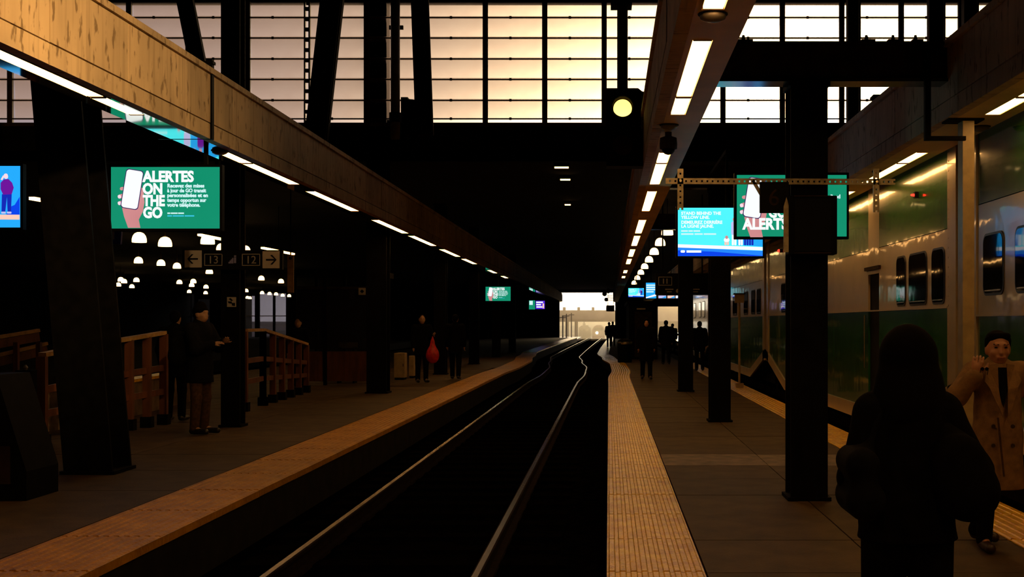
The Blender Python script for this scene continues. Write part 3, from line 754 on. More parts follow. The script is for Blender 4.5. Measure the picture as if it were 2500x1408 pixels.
# blue safety screen
def blue_safety(label, c, w, hang=(0,Z_SHED), arm=None):
    u = w/207.0; h = 118*u
    s_ = screen(label, c, w, h, hang=hang, arm=arm)
    X = lambda px: (px-1758.5)*u
    Zq = lambda py: (566-py)*u
    plate(s_, 'display', E_CYAN, -w/2, -h/2, w/2, h/2, .002)
    poly(s_, 'sky_patch', E_BLUE, [(X(1800),Zq(598)),(X(1862),Zq(602)),(X(1862),Zq(520)),(X(1835),Zq(507)),(X(1800),Zq(507))], -.0005)
    poly(s_, 'floor_band', E_MID, [(X(1655),Zq(604)),(X(1862),Zq(612)),(X(1862),Zq(625)),(X(1655),Zq(625))], -.0015)
    poly(s_, 'deep_band', E_DEEP, [(X(1655),Zq(611)),(X(1740),Zq(614)),(X(1862),Zq(624)),(X(1862),Zq(625)),(X(1655),Zq(625))], -.0022)
    poly(s_, 'yellow_line', E_STRIPEW, [(X(1655),Zq(596)),(X(1862),Zq(603)),(X(1862),Zq(611)),(X(1655),Zq(604))], -.003)
    for i, (t_, wd, y) in enumerate((('STAND BEHIND THE',97,524),('YELLOW LINE.',70,534),('DEMEUREZ DERRIÈRE',100,546),('LA LIGNE JAUNE.',79,555.5))):
        text(t_, 10.5*u, E_WHITE, s_, (X(1663),-.005,Zq(y)), fat=.35*u, width=wd*u, name='headline')
    for yy, wd in ((565.5,47),(573,86)):
        for a, b in ((0,.36),(.38,.62),(.64,1)):
            plate(s_, 'small_print', E_PALE, X(1663)+wd*u*a, Zq(yy), X(1663)+wd*u*b-.8*u, Zq(yy-3.6), -.004)
    plate(s_, 'small_print', E_WHITE, X(1676), Zq(616.5), X(1712), Zq(611), -.004)
    poly(s_, 'logo_blob', E_WHITE, rrect(X(1667), Zq(613.6), 11*u, 6*u, 2.8*u, 0), -.004)
    # picture of a row of people standing behind the line
    for i, (x, m1, m2, hh) in enumerate(((1774,E_STRIPEW,E_STRIPE,20),(1792,E_LILAC,E_WHITE,66),(1808,E_BLUE,E_WHITE,70),(1822,E_PURPLE,E_JEAN,70),(1834,E_DARK,E_JEAN,64))):
        for dx in (-3, 3): poly(s_, 'picture_leg', m2, rrect(X(x+dx), Zq(598-hh*.2), 5*u, hh*.42*u, 2*u, 0), -.004)
        poly(s_, 'picture_torso', m1, rrect(X(x), Zq(598-hh*.62), 14*u, hh*.5*u, 5*u, 0), -.0045)
        poly(s_, 'picture_head', E_SKIN, rrect(X(x), Zq(598-hh*.95), 7*u, 8*u, 3.4*u, 0), -.005)
    return s_
blue_safety('bright blue safety screen with white lettering beside the first column', P(1758.5,566,17.0), 207*17.0/F, hang=(.1,Z_G0+.2), arm=20.2)

blue_safety('blue safety screen hidden behind the green French screen, mirrored in the polished soffit', Vector((XA(420,15.0),15.0,EYE+1.53)), 1.18, hang=(.55,3.78))
MB().box((.53,.04,3.73-EYE-1.53),(XA(420,15)*-1-4.63,.08,3.78-EYE-1.53)).build('side_arm', M['steel_black'], bpy.data.objects[[o.name for o in bpy.data.objects if o.get('label','').startswith('blue safety screen hidden')][0]])
# blue picture screen at the far left edge
cB = P(-82,480,13.2); uB = 13.2/F; wB = 262*uB; hB = 150*uB
s_ = screen('blue screen over the left platform picturing a person in a purple jacket', cB, wB, hB, hang=(-.05,Z_ROOF))
plate(s_, 'display', E_BLUE, -wB/2, -hB/2, wB/2, hB/2, .002)
q = lambda px, py: ((px+82)*uB, (480-py)*uB)
poly(s_, 'deep_patch', E_DEEP, [q(10,535),q(48,535),q(48,480),q(36,500),q(24,505)], -.0005)
poly(s_, 'yellow_line', E_STRIPE, [q(-213,522),q(48,524),q(48,536),q(-213,534)], -.002)
for dx in (0, -46, -92):
    m_t, m_l = {0:(E_PURPLE,E_JEAN),-46:(E_LILAC,E_JEAN),-92:(E_DARK,E_WHITE)}[dx]
    f = lambda pts: [q(x+dx, y) for x, y in pts]
    poly(s_, 'picture_leg', m_l, f([(5,474),(18,474),(13,518),(4,518)]), -.003)
    poly(s_, 'picture_leg', m_l, f([(17,474),(29,472),(27,518),(19,518)]), -.003)
    poly(s_, 'picture_torso', m_t, f([(2,446),(10,438),(21,437),(30,446),(34,458),(29,474),(8,475),(2,462)]), -.004)
    poly(s_, 'picture_head', E_PINK, rrect(*q(15+dx,430), 10*uB, 13*uB, 4.8*uB, .2), -.005)
    poly(s_, 'picture_arm', E_PINK, f([(2,438),(8,428),(12,430),(6,440)]), -.0045)
    for x in (9, 23): poly(s_, 'picture_shoe', E_LILAC, rrect(*q(x+dx,519), 11*uB, 5*uB, 2*uB, 0), -.005)
# far screens on the island platform
blue_safety('far blue safety screen over the stair kiosk', P(1553,714,62), 38*62/F*1.0)
s_ = screen('far tall blue screen next to the far safety screen', P(1589.5,709,60), 25*60/F, 38*60/F)
w2, h2 = 25*60/F, 38*60/F
plate(s_, 'display', E_BLUE, -w2/2,-h2/2,w2/2,h2/2,.002)
for i in range(4): plate(s_, 'headline_bar', E_PALE, -w2/2+.02, h2/2-.16-.11*i, w2/2-.03-(.1 if i == 3 else 0), h2/2-.09-.11*i)
poly(s_, 'picture_stripe', E_STRIPEW, [(-w2/2,-h2/2),(-w2/2,-h2/2+.06),(w2/2,-h2/2+.22),(w2/2,-h2/2+.12)], -.003)
for px0, px1, mm, lab_ in ((1607,1627,E_LILAC,'narrow lilac strip display under the platform 11 sign'), (1629,1648,E_STRIPE,'narrow pink strip display under the platform 11 sign'), (1649,1662,E_STRIPEW,'short white strip display under the platform 11 sign')):
    Yq = 58; w3 = (px1-px0)*Yq/F; s3 = thing('strip_display', lab_, 'screen', P((px0+px1)/2,724.5,Yq))
    MB().box((-w3/2,.004,-.075),(w3/2,.06,.075)).build('housing', M['black_plastic'], s3)
    MB().box((-.015,.02,.075),(.015,.05,Z_SHED-s3.location.z)).build('drop_rod', M['steel_black'], s3)
    plate(s3, 'display', mm, -w3/2+.01,-.065,w3/2-.01,.065,.0)
    poly(s3, 'picture_stripe', E_BLUE, [(-.05,-.06),(w3/2-.02,-.06),(w3/2-.02,.05)], -.003)
# far left-platform pair
s_ = screen('far green and white screen beyond the far columns', P(1299,744,88), 15*88/F, 22*88/F)
plate(s_, 'display', E_GREEN, -7.5*88/F,-11*88/F,7.5*88/F,11*88/F,.002); plate(s_, 'headline_bar', E_PALE, -.2,.0,.05,.3)
s_ = screen('far violet screen beyond the far columns', P(1319,744,87), 22*87/F, 20*87/F)
plate(s_, 'display', E_GREENB, -11*87/F,-10*87/F,11*87/F,10*87/F,.002)
for i, (a, b) in enumerate(((-.3,.2),(-.3,.05),(-.28,.15))): plate(s_, 'headline_bar', E_WHITE, a,.14-.17*i,b,.24-.17*i)
plate(s_, 'picture_stripe', E_STRIPE, .17,-.25,.28,.1)
# ---------------------------------------------------------------- wayfinding signs
wf = thing('direction_sign', 'black hanging direction sign with white arrow squares and platforms 13 and 12', 'sign', P(567,634,17.4))
u = 17.4/F
MB().box((-122*u,.0,-24*u),(122*u,.08,24*u)).build('board', M['black_sign'], wf)
def arrow_sq(cx, cz, s):
    sq = MB().box((cx-21*u,-.012,cz-21*u),(cx+21*u,.0,cz+21*u)).build('arrow_panel', M['white_sign'], wf, bevel=.006)
    a = MB(); y0, y1 = -.018, -.0125
    a.prism([(cx+12*u*s,cz-2*u),(cx+12*u*s,cz+2*u),(cx-9*u*s,cz+2*u),(cx-9*u*s,cz-2*u)], 'y', y0, y1)
    for d in (-1, 1):
        a.prism([(cx-14*u*s,cz),(cx-10*u*s,cz),(cx+1*u*s,cz+d*11*u),(cx-3*u*s,cz+d*12*u)], 'y', y0, y1)
    a.build('arrow', M['black_sign'], sq)
arrow_sq(-95*u, 2*u, 1); arrow_sq(95*u, 0, -1)
for num, cx in (('13',-46*u),('12',46*u)):
    fr_ = MB(); w, h, t = 44*u, 29*u, 1.6*u
    for a, b in (((-w/2,-h/2),(w/2,-h/2+t)),((-w/2,h/2-t),(w/2,h/2)),((-w/2,-h/2),(-w/2+t,h/2)),((w/2-t,-h/2),(w/2,h/2))):
        fr_.box((cx+a[0],-.006,a[1]),(cx+b[0],.0,b[1]))
    f_ = fr_.build('number_frame', M['grey_letter'], wf)
    text(num, 27*u, M['grey_letter'], wf, (cx,-.008,-9*u), align='CENTER')
ic = MB()   # stair pictogram
for i in range(4): ic.box((-9*u+3*i*u,-.006,-9*u),(-6*u+3*i*u,.0,(-5+3.2*i)*u))
ic.cbox((7*u,-.003,-1*u),(5*u,.006,14*u)); ic.cbox((7*u,-.003,9*u),(5*u,.006,4*u))
ic.build('pictogram', M['lilac'], wf)
MB().box((-.10,.08,-.06),(.04,.27,.06)).build('bracket', M['steel_black'], wf)
pk = thing('notice_plate', 'small white notice with a black pattern on the direction-sign column', 'sign', P(565,737,17.60))
MB().box((-11*u,.0,-12*u),(11*u,.012,12*u)).build('plate', M['white_sign'], pk)
nn = MB(); nn.prism([(-7*u,8*u),(0,2*u),(4*u,4*u),(-2*u,10*u)],'y',-.004,0); nn.prism([(0,-2*u),(9*u,-2*u),(9*u,-10*u),(2*u,-9*u)],'y',-.004,0); nn.prism([(-9*u,2*u),(1*u,1*u),(1*u,-4*u),(-7*u,-3*u)],'y',-.004,0)
nn.build('pattern', M['black_sign'], pk)
# tall cream banner board beside the right arrow
bb = thing('banner_post', 'tall narrow cream board hanging beside the right arrow', 'sign', P(709,670,26.4))
MB().box((-.012,.01,48*26.4/F),(.012,.03,Z_SHED-bb.location.z)).build('hanger_rod', M['steel_black'], bb)
MB().box((-7.5*26.4/F,0,-44*26.4/F),(7.5*26.4/F,.05,48*26.4/F)).build('board', M['rail_pale'], bb)
MB().lathe([(4*26/F,0),(4*26/F,.006)],14).build('dot', M['steel_brown'], bb).location = (0,-.0,40*26.4/F); LAST[0].rotation_euler = (PI/2,0,0)
# platform 11 sign
s11 = thing('platform_sign', 'black overhead sign with a framed number 11', 'sign', P(1662,697,33))
v = 33/F
MB().box((-62*v,0,-22.5*v),(80*v,.12,30*v)).build('board', M['black_sign'], s11)
fr_ = MB(); w, h, t, cx, cz = 33*v, 21*v, 1.2*v, -38*v, 11*v
for a, b in (((-w/2,-h/2),(w/2,-h/2+t)),((-w/2,h/2-t),(w/2,h/2)),((-w/2,-h/2),(-w/2+t,h/2)),((w/2-t,-h/2),(w/2,h/2))):
    fr_.box((cx+a[0],-.006,cz+a[1]),(cx+b[0],0,cz+b[1]))
fr_.build('number_frame', M['grey_letter'], s11); text('11', 17*v, M['grey_letter'], s11, (cx,-.008,cz-6*v), align='CENTER', fat=.3*v)
for px, pw in ((1634,20),(1690,36)):
    for q_ in (0, 1): MB().cbox(((px-1662)*v,-.004,(-9-6*q_)*v),((pw-8*q_)*v,.006,2.6*v)).build('text_line', M['grey_letter'], s11)
MB().lathe([(5*v,0),(5*v,.006)],16).build('pictogram', M['grey_letter'], s11).location = (-7*v,0,-13*v); LAST[0].rotation_euler = (PI/2,0,0)
for dx in (-.5,.6): MB().box((dx-.02,.04,30*v),(dx+.02,.08,Z_SHED-s11.location.z)).build('hanger_rod', M['steel_black'], s11)
# blue enamel sign behind the green screen
bs = thing('blue_sign', 'leaning blue enamel sign with a rounded lilac shape behind the green French screen', 'sign', P(265,545,16.5))
w_ = 16.5/F
bs_l = [(-31*w_,55*w_),(36*w_,55*w_),(29*w_,-51*w_),(-24*w_,-51*w_)]
MB().prism(bs_l,'y',0,.05).build('plate', M['blue_sign'], bs)
MB().prism([(x*w_,z*w_) for x,z in ((-14,28),(-10,38),(0,44),(14,44),(14,24),(2,24),(2,-6),(14,-6),(14,-39),(-6,-39),(-13,-32))],'y',-.006,0).build('emblem', M['lilac'], bs)
MB().lathe([(6*w_,0),(6*w_,.006)],16).build('emblem_hole', M['blue_sign'], bs).location = (-1*w_,-.007,-24*w_); LAST[0].rotation_euler = (PI/2,0,0)
for x,z in ((-27,46),(-21,-27)): MB().lathe([(2.6*w_,0),(2.6*w_,.008)],10).build('bolt', M['lilac'], bs).location = (x*w_,0,z*w_); LAST[0].rotation_euler = (PI/2,0,0)
MB().box((-28*w_,.02,54*w_),(-22*w_,.05,Z_ROOF-bs.location.z)).build('hanger_rod', M['blue_sign'], bs)

# ---------------------------------------------------------------- pendant dome lamps
def dome_lamp(label, loc, group, dia=.40, zc=None):
    t = thing('pendant_lamp', label, 'lamp', loc, 0, group)
    r = dia/2
    MB().lathe([(r*.97,-.02),(r,0),(r*.98,r*.45),(r*.86,r*.85),(r*.62,r*1.18),(r*.3,r*1.34),(r*.06,r*1.37)], 18).build('shade', M['dome'], t, smooth=True)
    MB().lathe([(r*.16,r*1.36),(r*.16,r*1.6),(r*.05,r*1.66)], 10).build('cap', M['steel_brown'], t)
    MB().tube((0,0,r*1.6),(0,0,(zc or Z_SHED)-loc[2]),.012,n=6).build('stem', M['steel_brown'], t)
HL = 2.55
left = [(340,590),(403,600),(507,594),(541,611),(338,641),(432,654),(393,647),(511,667),(599,616),(295,686),(333,687),(303,690),(289,698),(322,702),(438,692),(472,690),(503,703),(468,699),(462,714),(502,717),(638,683),(686,690),(640,717),(658,719),(674,720),(690,723),(706,724),(601,712),(610,729),(604,728)]
for i, (px, py) in enumerate(left):
    Y = HL*F/(VY-py)
    first = i in (0, 1, 2)
    where = {0:'hanging under the green French screen, largest of the cluster', 1:'second largest of the cluster under the green French screen', 2:'just above the left arrow square'}.get(i)
    dome_lamp('warm glowing dome pendant lamp '+(where or 'in the cluster over the far left platforms'), (XA(px,Y), Y, EYE+HL), 'pendant lamps over the far left platforms', dia=(.44 if i < 3 else .36))
for i, Y in enumerate((34.2,38.9,44.0,49.5,55.5,62,69.5,78)):
    dome_lamp('warm glowing dome pendant lamp in the row over the island platform', (1.70,Y,EYE+HL), 'pendant lamps in a row over the island platform', dia=.34)
for px, py, l in ((1371,398,34),(1380,440,24),(1386,501,14)):
    Y = max(26.5, (Z_SHED-.12-EYE)*F/(VY-py))
    t = thing('strip_lamp', {1371:'thin long orange strip lamp on the black shed roof over the middle track',1380:'thin short orange strip lamp on the black shed roof, second over the track',1386:'tiny orange strip lamp on the black shed roof, farthest of three'}[px], 'lamp', (XA(px,Y),Y,Z_SHED-.12))
    hw = l/2*Y/F
    MB().box((-hw,-.03,0),(hw,.03,.03)).build('tube', M['dome'], t); MB().box((-hw-.02,-.05,.03),(hw+.02,.05,.12)).build('batten', M['steel_black'], t)
for i, ((xa, ya), (xb, yb), lab_) in enumerate((((77,484),(117,491),'over the far left platform beside the blue screen'), ((487,573),(547,585),'just below the green French screen'), ((641,605),(716,620),'above the right arrow square'))):
    za = EYE+2.2
    Ya, Yb = 2.2*F/(VY-ya), 2.2*F/(VY-yb); A, B = Vector((XA(xa,Ya),Ya,za)), Vector((XA(xb,Yb),Yb,za))
    t = thing('strip_lamp', 'glowing slanting strip lamp '+lab_, 'lamp', (A+B)/2); d = (B-A)/2
    MB().bar(-d, d, .10, .05).build('tube', M['lamp'], t); MB().bar(-d*1.02+Vector((0,0,.06)), d*1.02+Vector((0,0,.06)), .12, .06).build('batten', M['steel_black'], t)
    MB().tube((0,0,.08),(0,0,(Z_ROOF if (Ya+Yb)/2 < 26 else Z_SHED)-za),.012,n=6).build('stem', M['steel_black'], t)

# ---------------------------------------------------------------- timber railings round the stair openings
def railing(label, pts, sections):
    """pts: (px of rail, py of rail top, py of base) ; sections: posts between the ends"""
    A = []
    for px, pt, pb in pts:
        Y = (EYE-Z_L)*F/(pb-VY); A.append((XA(px,Y), Y, ZA(pt,Y)))
    r = thing('railing', label, 'railing', (A[0][0], A[0][1], Z_L)); o = Vector((A[0][0],A[0][1],Z_L))
    segs = list(zip(A, A[1:]))
    for (a, b), n in zip(segs, sections):
        a, b = Vector(a)-o, Vector(b)-o
        MB().bar(a, b, .10, .055).build('top_rail', M['rail_pale'], r)
        for f in (.62, .36):
            aa = Vector((a.x,a.y,a.z*f)); bb_ = Vector((b.x,b.y,b.z*f)); MB().bar(aa, bb_, .045, .09).build('mid_rail', M['rail_wood'], r)
        for k in range(n+1):
            t = k/n; p = a.lerp(b, t)
            pb_ = MB(); pb_.box((p.x-.055,p.y-.04,0),(p.x+.055,p.y+.04,p.z-.02)); pb_.build('post', M['rail_wood'], r)
            MB().box((p.x-.08,p.y-.07,0),(p.x+.08,p.y+.07,.16)).build('post_foot', M['steel_black'], r)
    return r
railing('timber railing with pale handrail running behind the thick leaning column', [(103,866,1092),(270,834,1058),(400,812,1036)], [2,3])
railing('timber railing with pale handrail before the glass waiting shelter', [(597,806,1004),(642,805,990),(748,840,958)], [1,5])
# low far railings at the left edge and the lit stair parapets behind
rr = thing('far_railing', 'dim pair of long handrails at the far left behind the leaning column', 'railing', P(40,860,21))
for (a, b) in (((-60,832),(95,806)),((-60,880),(115,838))):
    A, B = P(*a,21)-rr.location, P(*b,22)-rr.location; MB().bar(A, B, .08, .06).build('handrail', M['rail_pale'], rr)
    MB().bar(A-Vector((0,0,.12)), B-Vector((0,0,.12)), .05, .16).build('rail_board', M['rail_wood'], rr)
for px in (-20,40,95):
    A = P(px,835,21.4)-rr.location; MB().bar(A, Vector((A.x,A.y,Z_L-rr.location.z)), .08, .08).build('post', M['rail_wood'], rr)
pr = thing('stair_parapet', 'low pale concrete parapet of the stair opening seen between the railing posts', 'parapet', (0,0,Z_L))
for a, b in (((20,1085),(300,1030)),((300,1030),(460,985))):
    def G(px, py):
        Y = (EYE-Z_L)*F/(py-VY)+1.0; return Vector((XA(px,Y), Y, 0))
    A, B = G(*a), G(*b); A.z = B.z = .28
    MB().bar(A, B, .25, .56).build('parapet_wall', M['paving_pale'], pr)
    MB().bar(A+Vector((0,0,.31)), B+Vector((0,0,.31)), .3, .05).build('yellow_coping', M['tile_yellow'], pr)

# slanted black buttress at the left edge
bt = thing('buttress', 'black slant-sided steel buttress on the left platform beside the leaning column', 'buttress', (XA(40,10.6),10.6,Z_L))
k = 10.6/F
MB().prism([(-70*k,0),(58*k,0),(58*k,70*k),(-14*k,300*k),(-70*k,300*k)],'y',-.25,.35).build('casing', M['steel_black'], bt)
MB().box((-60*k,-.262,40*k),(20*k,-.25,130*k)).build('access_panel', M['steel_brown'], bt)
bo = thing('bollard', 'thin dark post standing before the railing, beside the buttress', 'post', (XA(62,13.9),13.9,Z_L))
MB().box((-.045,-.045,0),(.045,.045,1.0)).build('shaft', M['steel_black'], bo); MB().box((-.08,-.08,.55),(.10,.08,1.0)).build('box', M['steel_black'], bo)
MB().lathe([(.02,1.0),(.03,1.03),(.01,1.06)],10).build('cap', M['steel_grey'], bo)
lt = tag(MB().add([(0,0,0),(.06,.02,0),(.10,-.02,.012),(.05,-.04,.02),(.03,0,.03)],[(0,1,4),(1,2,4),(2,3,4),(3,0,4),(0,3,2,1)]).build('litter_scrap', M['white_sign']), 'crumpled white paper scrap on the floor beside the leaning column', 'litter')
lt.location = P(298,1114,(EYE-Z_L)*F/(1115-VY)); lt.location.z = Z_L+.002

# ---------------------------------------------------------------- glass waiting shelter and cabinets on the left platform
ws = thing('waiting_shelter', 'dark glass waiting shelter with brown lower panels on the left platform', 'shelter', (XA(812,29.6),29.6,Z_L))
k = 29.6/F; W2 = 92*k; H = ZA(672,29.6)-Z_L
for x in (-W2, -18*k, W2):
    for y in (0, 2.2): MB().box((x-.04,y-.04,0),(x+.04,y+.04,H)).build('post', M['steel_black'], ws)
MB().box((-W2-.15,-.15,H),(W2+.15,2.4,H+.14)).build('roof', M['steel_black'], ws)
MB().box((-W2,-.03,H-.35),(W2,.03,H-.28)).build('transom', M['steel_brown'], ws)
for a, b in ((-W2+.05,-18*k-.05),(-18*k+.05,W2-.05)):
    MB().box((a,-.01,.90),(b,.01,H-.36)).build('pane', M['pane'], ws)
    MB().box((a,-.02,.10),(b,.02,.84)).build('lower_panel', M['rail_wood'], ws)
    MB().box((a,2.19,.10),(b,2.21,H-.36)).build('pane', M['pane'], ws)
bp_ = thing('shelter_sign', 'small white square sign with a black diamond on the shelter', 'sign', P(884,711,29.45))
MB().box((-8.5*k,0,-8.5*k),(8.5*k,.015,8.5*k)).build('plate', M['white_sign'], bp_)
MB().prism([(-5*k,0),(0,5*k),(5*k,0),(0,-5*k)],'y',-.006,0).build('diamond', M['black_sign'], bp_)
sb = thing('shelter_bench', 'dim yellowish bench back inside the glass shelter', 'bench', (XA(850,30.8),30.8,Z_L))
MB().box((-.24,0,.90),(.24,.05,1.05)).build('backrest', M['cream'], sb); MB().box((-.24,-.35,.42),(.24,0,.46)).build('seat', M['rail_wood'], sb)
for x in (-.2,.2): MB().box((x-.02,-.3,0),(x+.02,.04,.92)).build('leg', M['steel_black'], sb)
for n_, num, px in ((0,'13',782),(1,'12',876)):
    text(num, .16, M['steel_brown'], ws, (XA(px,29.5)-ws.location.x,-.16,H-.02-.0), name='number')
for px0, px1, py0, py1, Y, lab_ in ((965,991,861,925,32.5,'cream electrical cabinet right of the wide column'), (1001,1013,868,920,33.5,'narrow cream cabinet behind the person with the red bag')):
    w3 = (px1-px0)*Y/F; c_ = thing('cabinet', lab_, 'cabinet', (XA((px0+px1)/2,Y),Y,Z_L)); hh = ZA(py0,Y)-Z_L
    MB().box((-w3/2,-.2,.06),(w3/2,.2,hh)).build('body', M['cream'], c_, bevel=.01); MB().box((-w3/2+.02,-.2,0),(w3/2-.02,.2,.06)).build('plinth', M['steel_black'], c_)
    MB().box((w3/2-.05,-.215,hh*.5),(w3/2-.03,-.2,hh*.6)).build('handle', M['chrome'], c_)

# stair kiosk on the island platform and litter bin
kk = thing('stair_kiosk', 'dark stair enclosure in the middle of the island platform under the far screens', 'kiosk', (1.62,58,0))
MB().box((-.66,-3,0),(.66,6,2.55)).build('wall_block', M['shell'], kk); MB().box((-.75,-3.1,2.55),(.75,6.1,2.7)).build('roof', M['steel_black'], kk)
MB().box((-.4,-3.02,.1),(.4,-3.0,2.2)).build('door', M['steel_brown'], kk); MB().box((-.3,-3.05,2.3),(.1,-3.0,2.36)).build('door_lamp', M['galv'], kk)
bn = thing('litter_bin', 'dark squat litter bin against the stair kiosk', 'bin', (.70,50.5,0))
MB().lathe([(.28,0),(.30,.05),(.31,.85),(.28,.95),(.10,1.02)],18).build('body', M['steel_black'], bn, smooth=True); MB().lathe([(.315,.78),(.325,.80),(.325,.86),(.315,.88)],18).build('rim', M['chrome'], bn)
# slim sign pole at the coach-side edge
po = thing('sign_pole', 'slim cream pole with a small box on top at the coach-side platform edge', 'pole', (3.40,30.8,0))
MB().tube((0,0,0),(0,0,2.25),.03,n=10).build('pole', M['cream'], po); MB().box((-.12,-.05,2.2),(.12,.05,2.42)).build('box', M['cream'], po); MB().box((-.15,-.07,2.42),(.15,.07,2.45)).build('lid', M['steel_brown'], po); MB().box((-.1,-.1,0),(.1,.1,.12)).build('foot', M['cream'], po)
# ---------------------------------------------------------------- bilevel coaches
XS = 3.92           # side facing the platform
def rr2(cy, cz, w, h, r, n=5):
    pts = []
    for (sx, sz, a0) in ((1,1,0),(-1,1,90),(-1,-1,180),(1,-1,270)):
        for i in range(n+1):
            a = math.radians(a0+90*i/n); pts.append((cy+sx*(w/2-r)+r*math.cos(a), cz+sz*(h/2-r)+r*math.sin(a)))
    return pts
def coach(label, y0, y1, wins, doors=(), zb=(1.86,2.76), slope=3.0, pillars=()):
    c = thing('railway_coach', label, 'train', (XS, y0, 0), 0, 'green and cream coaches along the island platform')
    L = y1-y0; lo, hi = .20, .80
    # body: bottom outline dips between the bogies, roof leans in
    prof = [(0,hi),(slope,lo),(L-slope,lo),(L,hi)]
    sec = [(.02,None),(.02,3.70),(.30,4.35),(.95,4.62),(2.05,4.62),(2.70,4.35),(2.98,3.70),(2.98,None)]
    vs = []; fs = []
    for y, zb_ in prof:
        for x, z in sec: vs.append((x, y, zb_ if z is None else z))
    m_ = len(sec)
    for i in range(len(prof)-1):
        for j in range(m_): fs.append((i*m_+j, i*m_+(j+1) % m_, (i+1)*m_+(j+1) % m_, (i+1)*m_+j))
    fs += [tuple(range(m_)), tuple((len(prof)-1)*m_+j for j in range(m_))[::-1]]
    MB().add(vs, fs).build('body', M['train_dark'], c)
    def panel(name, m, ya, yb, za, zc, x0=-.012, x1=.02): return MB().box((x0,ya,za),(x1,yb,zc)).build(name, M[m], c)
    holes = sorted(list(doors))
    def spans(a, b):
        out = []; cur = a
        for d0, d1 in holes:
            if d0 > cur: out.append((cur, d0))
            cur = max(cur, d1)
        if cur < b: out.append((cur, b))
        return out
    e = .34
    for a, b in spans(e, L-e):
        n = max(1, round((b-a)/2.6)); st = (b-a)/n
        for i in range(n):
            ya, yb = a+i*st+.006, a+(i+1)*st-.006
            # lower green skin follows the dipped bottom edge
            bot = lambda y: .22+max(0, (slope-y)/slope, (slope-(L-y))/slope)*(hi-lo)+.19
            MB().prism([(ya,bot(ya)),(yb,bot(yb)),(yb,zb[0]-.012),(ya,zb[0]-.012)],'x',-.010,.02).build('green_skirt', M['train_green'], c)
            panel('cream_band', 'train_white', ya, yb, zb[0], zb[1])
            panel('green_upper', 'train_green', ya, yb, zb[1]+.01, 3.70, -.010)
            MB().add([(-.010,ya,3.70),(-.010,yb,3.70),(.27,yb,4.36),(.27,ya,4.36),(.05,ya,3.70),(.05,yb,3.70),(.33,yb,4.36),(.33,ya,4.36)],[(0,1,2,3),(4,5,6,7),(0,1,5,4),(2,3,7,6),(0,3,7,4),(1,2,6,5)]).build('green_cove', M['train_green'], c)
    for a, b in ((.0,e-.01),(L-e+.01,L)):
        bot_ = hi-.05
        MB().box((-.03,a,bot_),(.02,b,3.70)).build('end_post', M['train_white'], c)
    # cream sill stripe along the bottom edge
    pts = [(0,hi),(slope,lo),(L-slope,lo),(L,hi)]
    for (ya, za), (yb, zc) in zip(pts, pts[1:]):
        MB().prism([(ya,za),(yb,zc),(yb,zc+.22),(ya,za+.22)],'x',-.03,.02).build('sill_stripe', M['train_white'], c)
    mb = MB().box((-.035,e,zb[0]-.012),(.0,L-e,zb[0]+.008)).build('belt_rail', M['train_white'], c)
    # windows
    for wy0, wy1, wz0, wz1 in wins:
        cy, cz, w, h = (wy0+wy1)/2-y0, (wz0+wz1)/2, wy1-wy0, wz1-wz0
        f = MB().prism(rr2(cy,cz,w,h,.10),'x',-.022,.0).build('window', M['rubber'], c)
        MB().prism(rr2(cy,cz,w-.05,h-.05,.085),'x',-.027,-.022).build('pane', M['train_glass'], f)
        MB().box((-.032,cy-w/2+.06,wz0+.045),(-.027,cy+w/2-.08,wz0+.058)).build('sill_trim', M['chrome'], f)
    for d0, d1 in doors:
        dd = MB().box((.03,d0+.01,.40),(.05,d1-.01,2.40)).build('door', M['train_dark'], c)
        MB().prism(rr2((d0+d1)/2,1.95,(d1-d0)*.6,.75,.06),'x',.024,.03).build('pane', M['train_glass'], dd)
        MB().box((-.012,d0,2.40),(.02,d1,3.70)).build('door_header', M['train_white'], c)
        MB().box((-.05,d0-.12,2.46),(.0,d1+.12,2.51)).build('lintel', M['steel_brown'], c)
        MB().tube((-.05,d1+.08,1.0),(-.05,d1+.08,1.8),.015,n=8).build('grab_rail', M['chrome'], c)
    # rivet rows at the joints
    rv = MB()
    for yy in [e/2, L-e/2]:
        z = 1.0
        while z < 3.65: rv.tube((-.034,yy+.12,z),(-.028,yy+.12,z),.012,n=6); z += .11
    r_ = rv.build('rivets', M['train_white'], c); r_['kind'] = 'stuff'
    # bogies
    for yb_ in (2.0, L-2.0):
        b = MB().box((.35,yb_-1.25,.12),(2.6,yb_+1.25,.42)).build('bogie', M['train_dark'], c)
        for dy in (-.85,.85):
            for x in (.70, 2.22):
                w_ = MB(); w_.tube((x,yb_+dy,.30),(x+.12,yb_+dy,.30),.44,n=20); w_.build('wheel', M['steel_brown'], b)
    MB().box((.9,-.20,.55),(2.1,0,.75)).build('coupler', M['train_dark'], c)
    return c
Zw0, Zw1 = 1.90, 2.57
coach('green and cream coach behind the tan-coated person', -8.0, 12.90, [(11.72,12.36,1.96,2.60),(10.55,11.39,1.96,2.60),(9.3,10.2,1.96,2.60),(7.4,8.6,1.96,2.60),(5.6,6.9,1.96,2.60)], zb=(1.76,2.92))
coach('green and cream coach with three tall windows and a narrow dark door', 13.30, 29.25, [(13.78,14.33,Zw0,Zw1),(14.55,15.42,Zw0,Zw1),(15.58,16.08,Zw0,Zw1),(21.5,22.4,Zw0,Zw1),(22.7,23.6,Zw0,Zw1),(24.6,25.2,Zw0,Zw1),(26.0,26.8,Zw0,Zw1)], doors=[(3.85,4.55)])
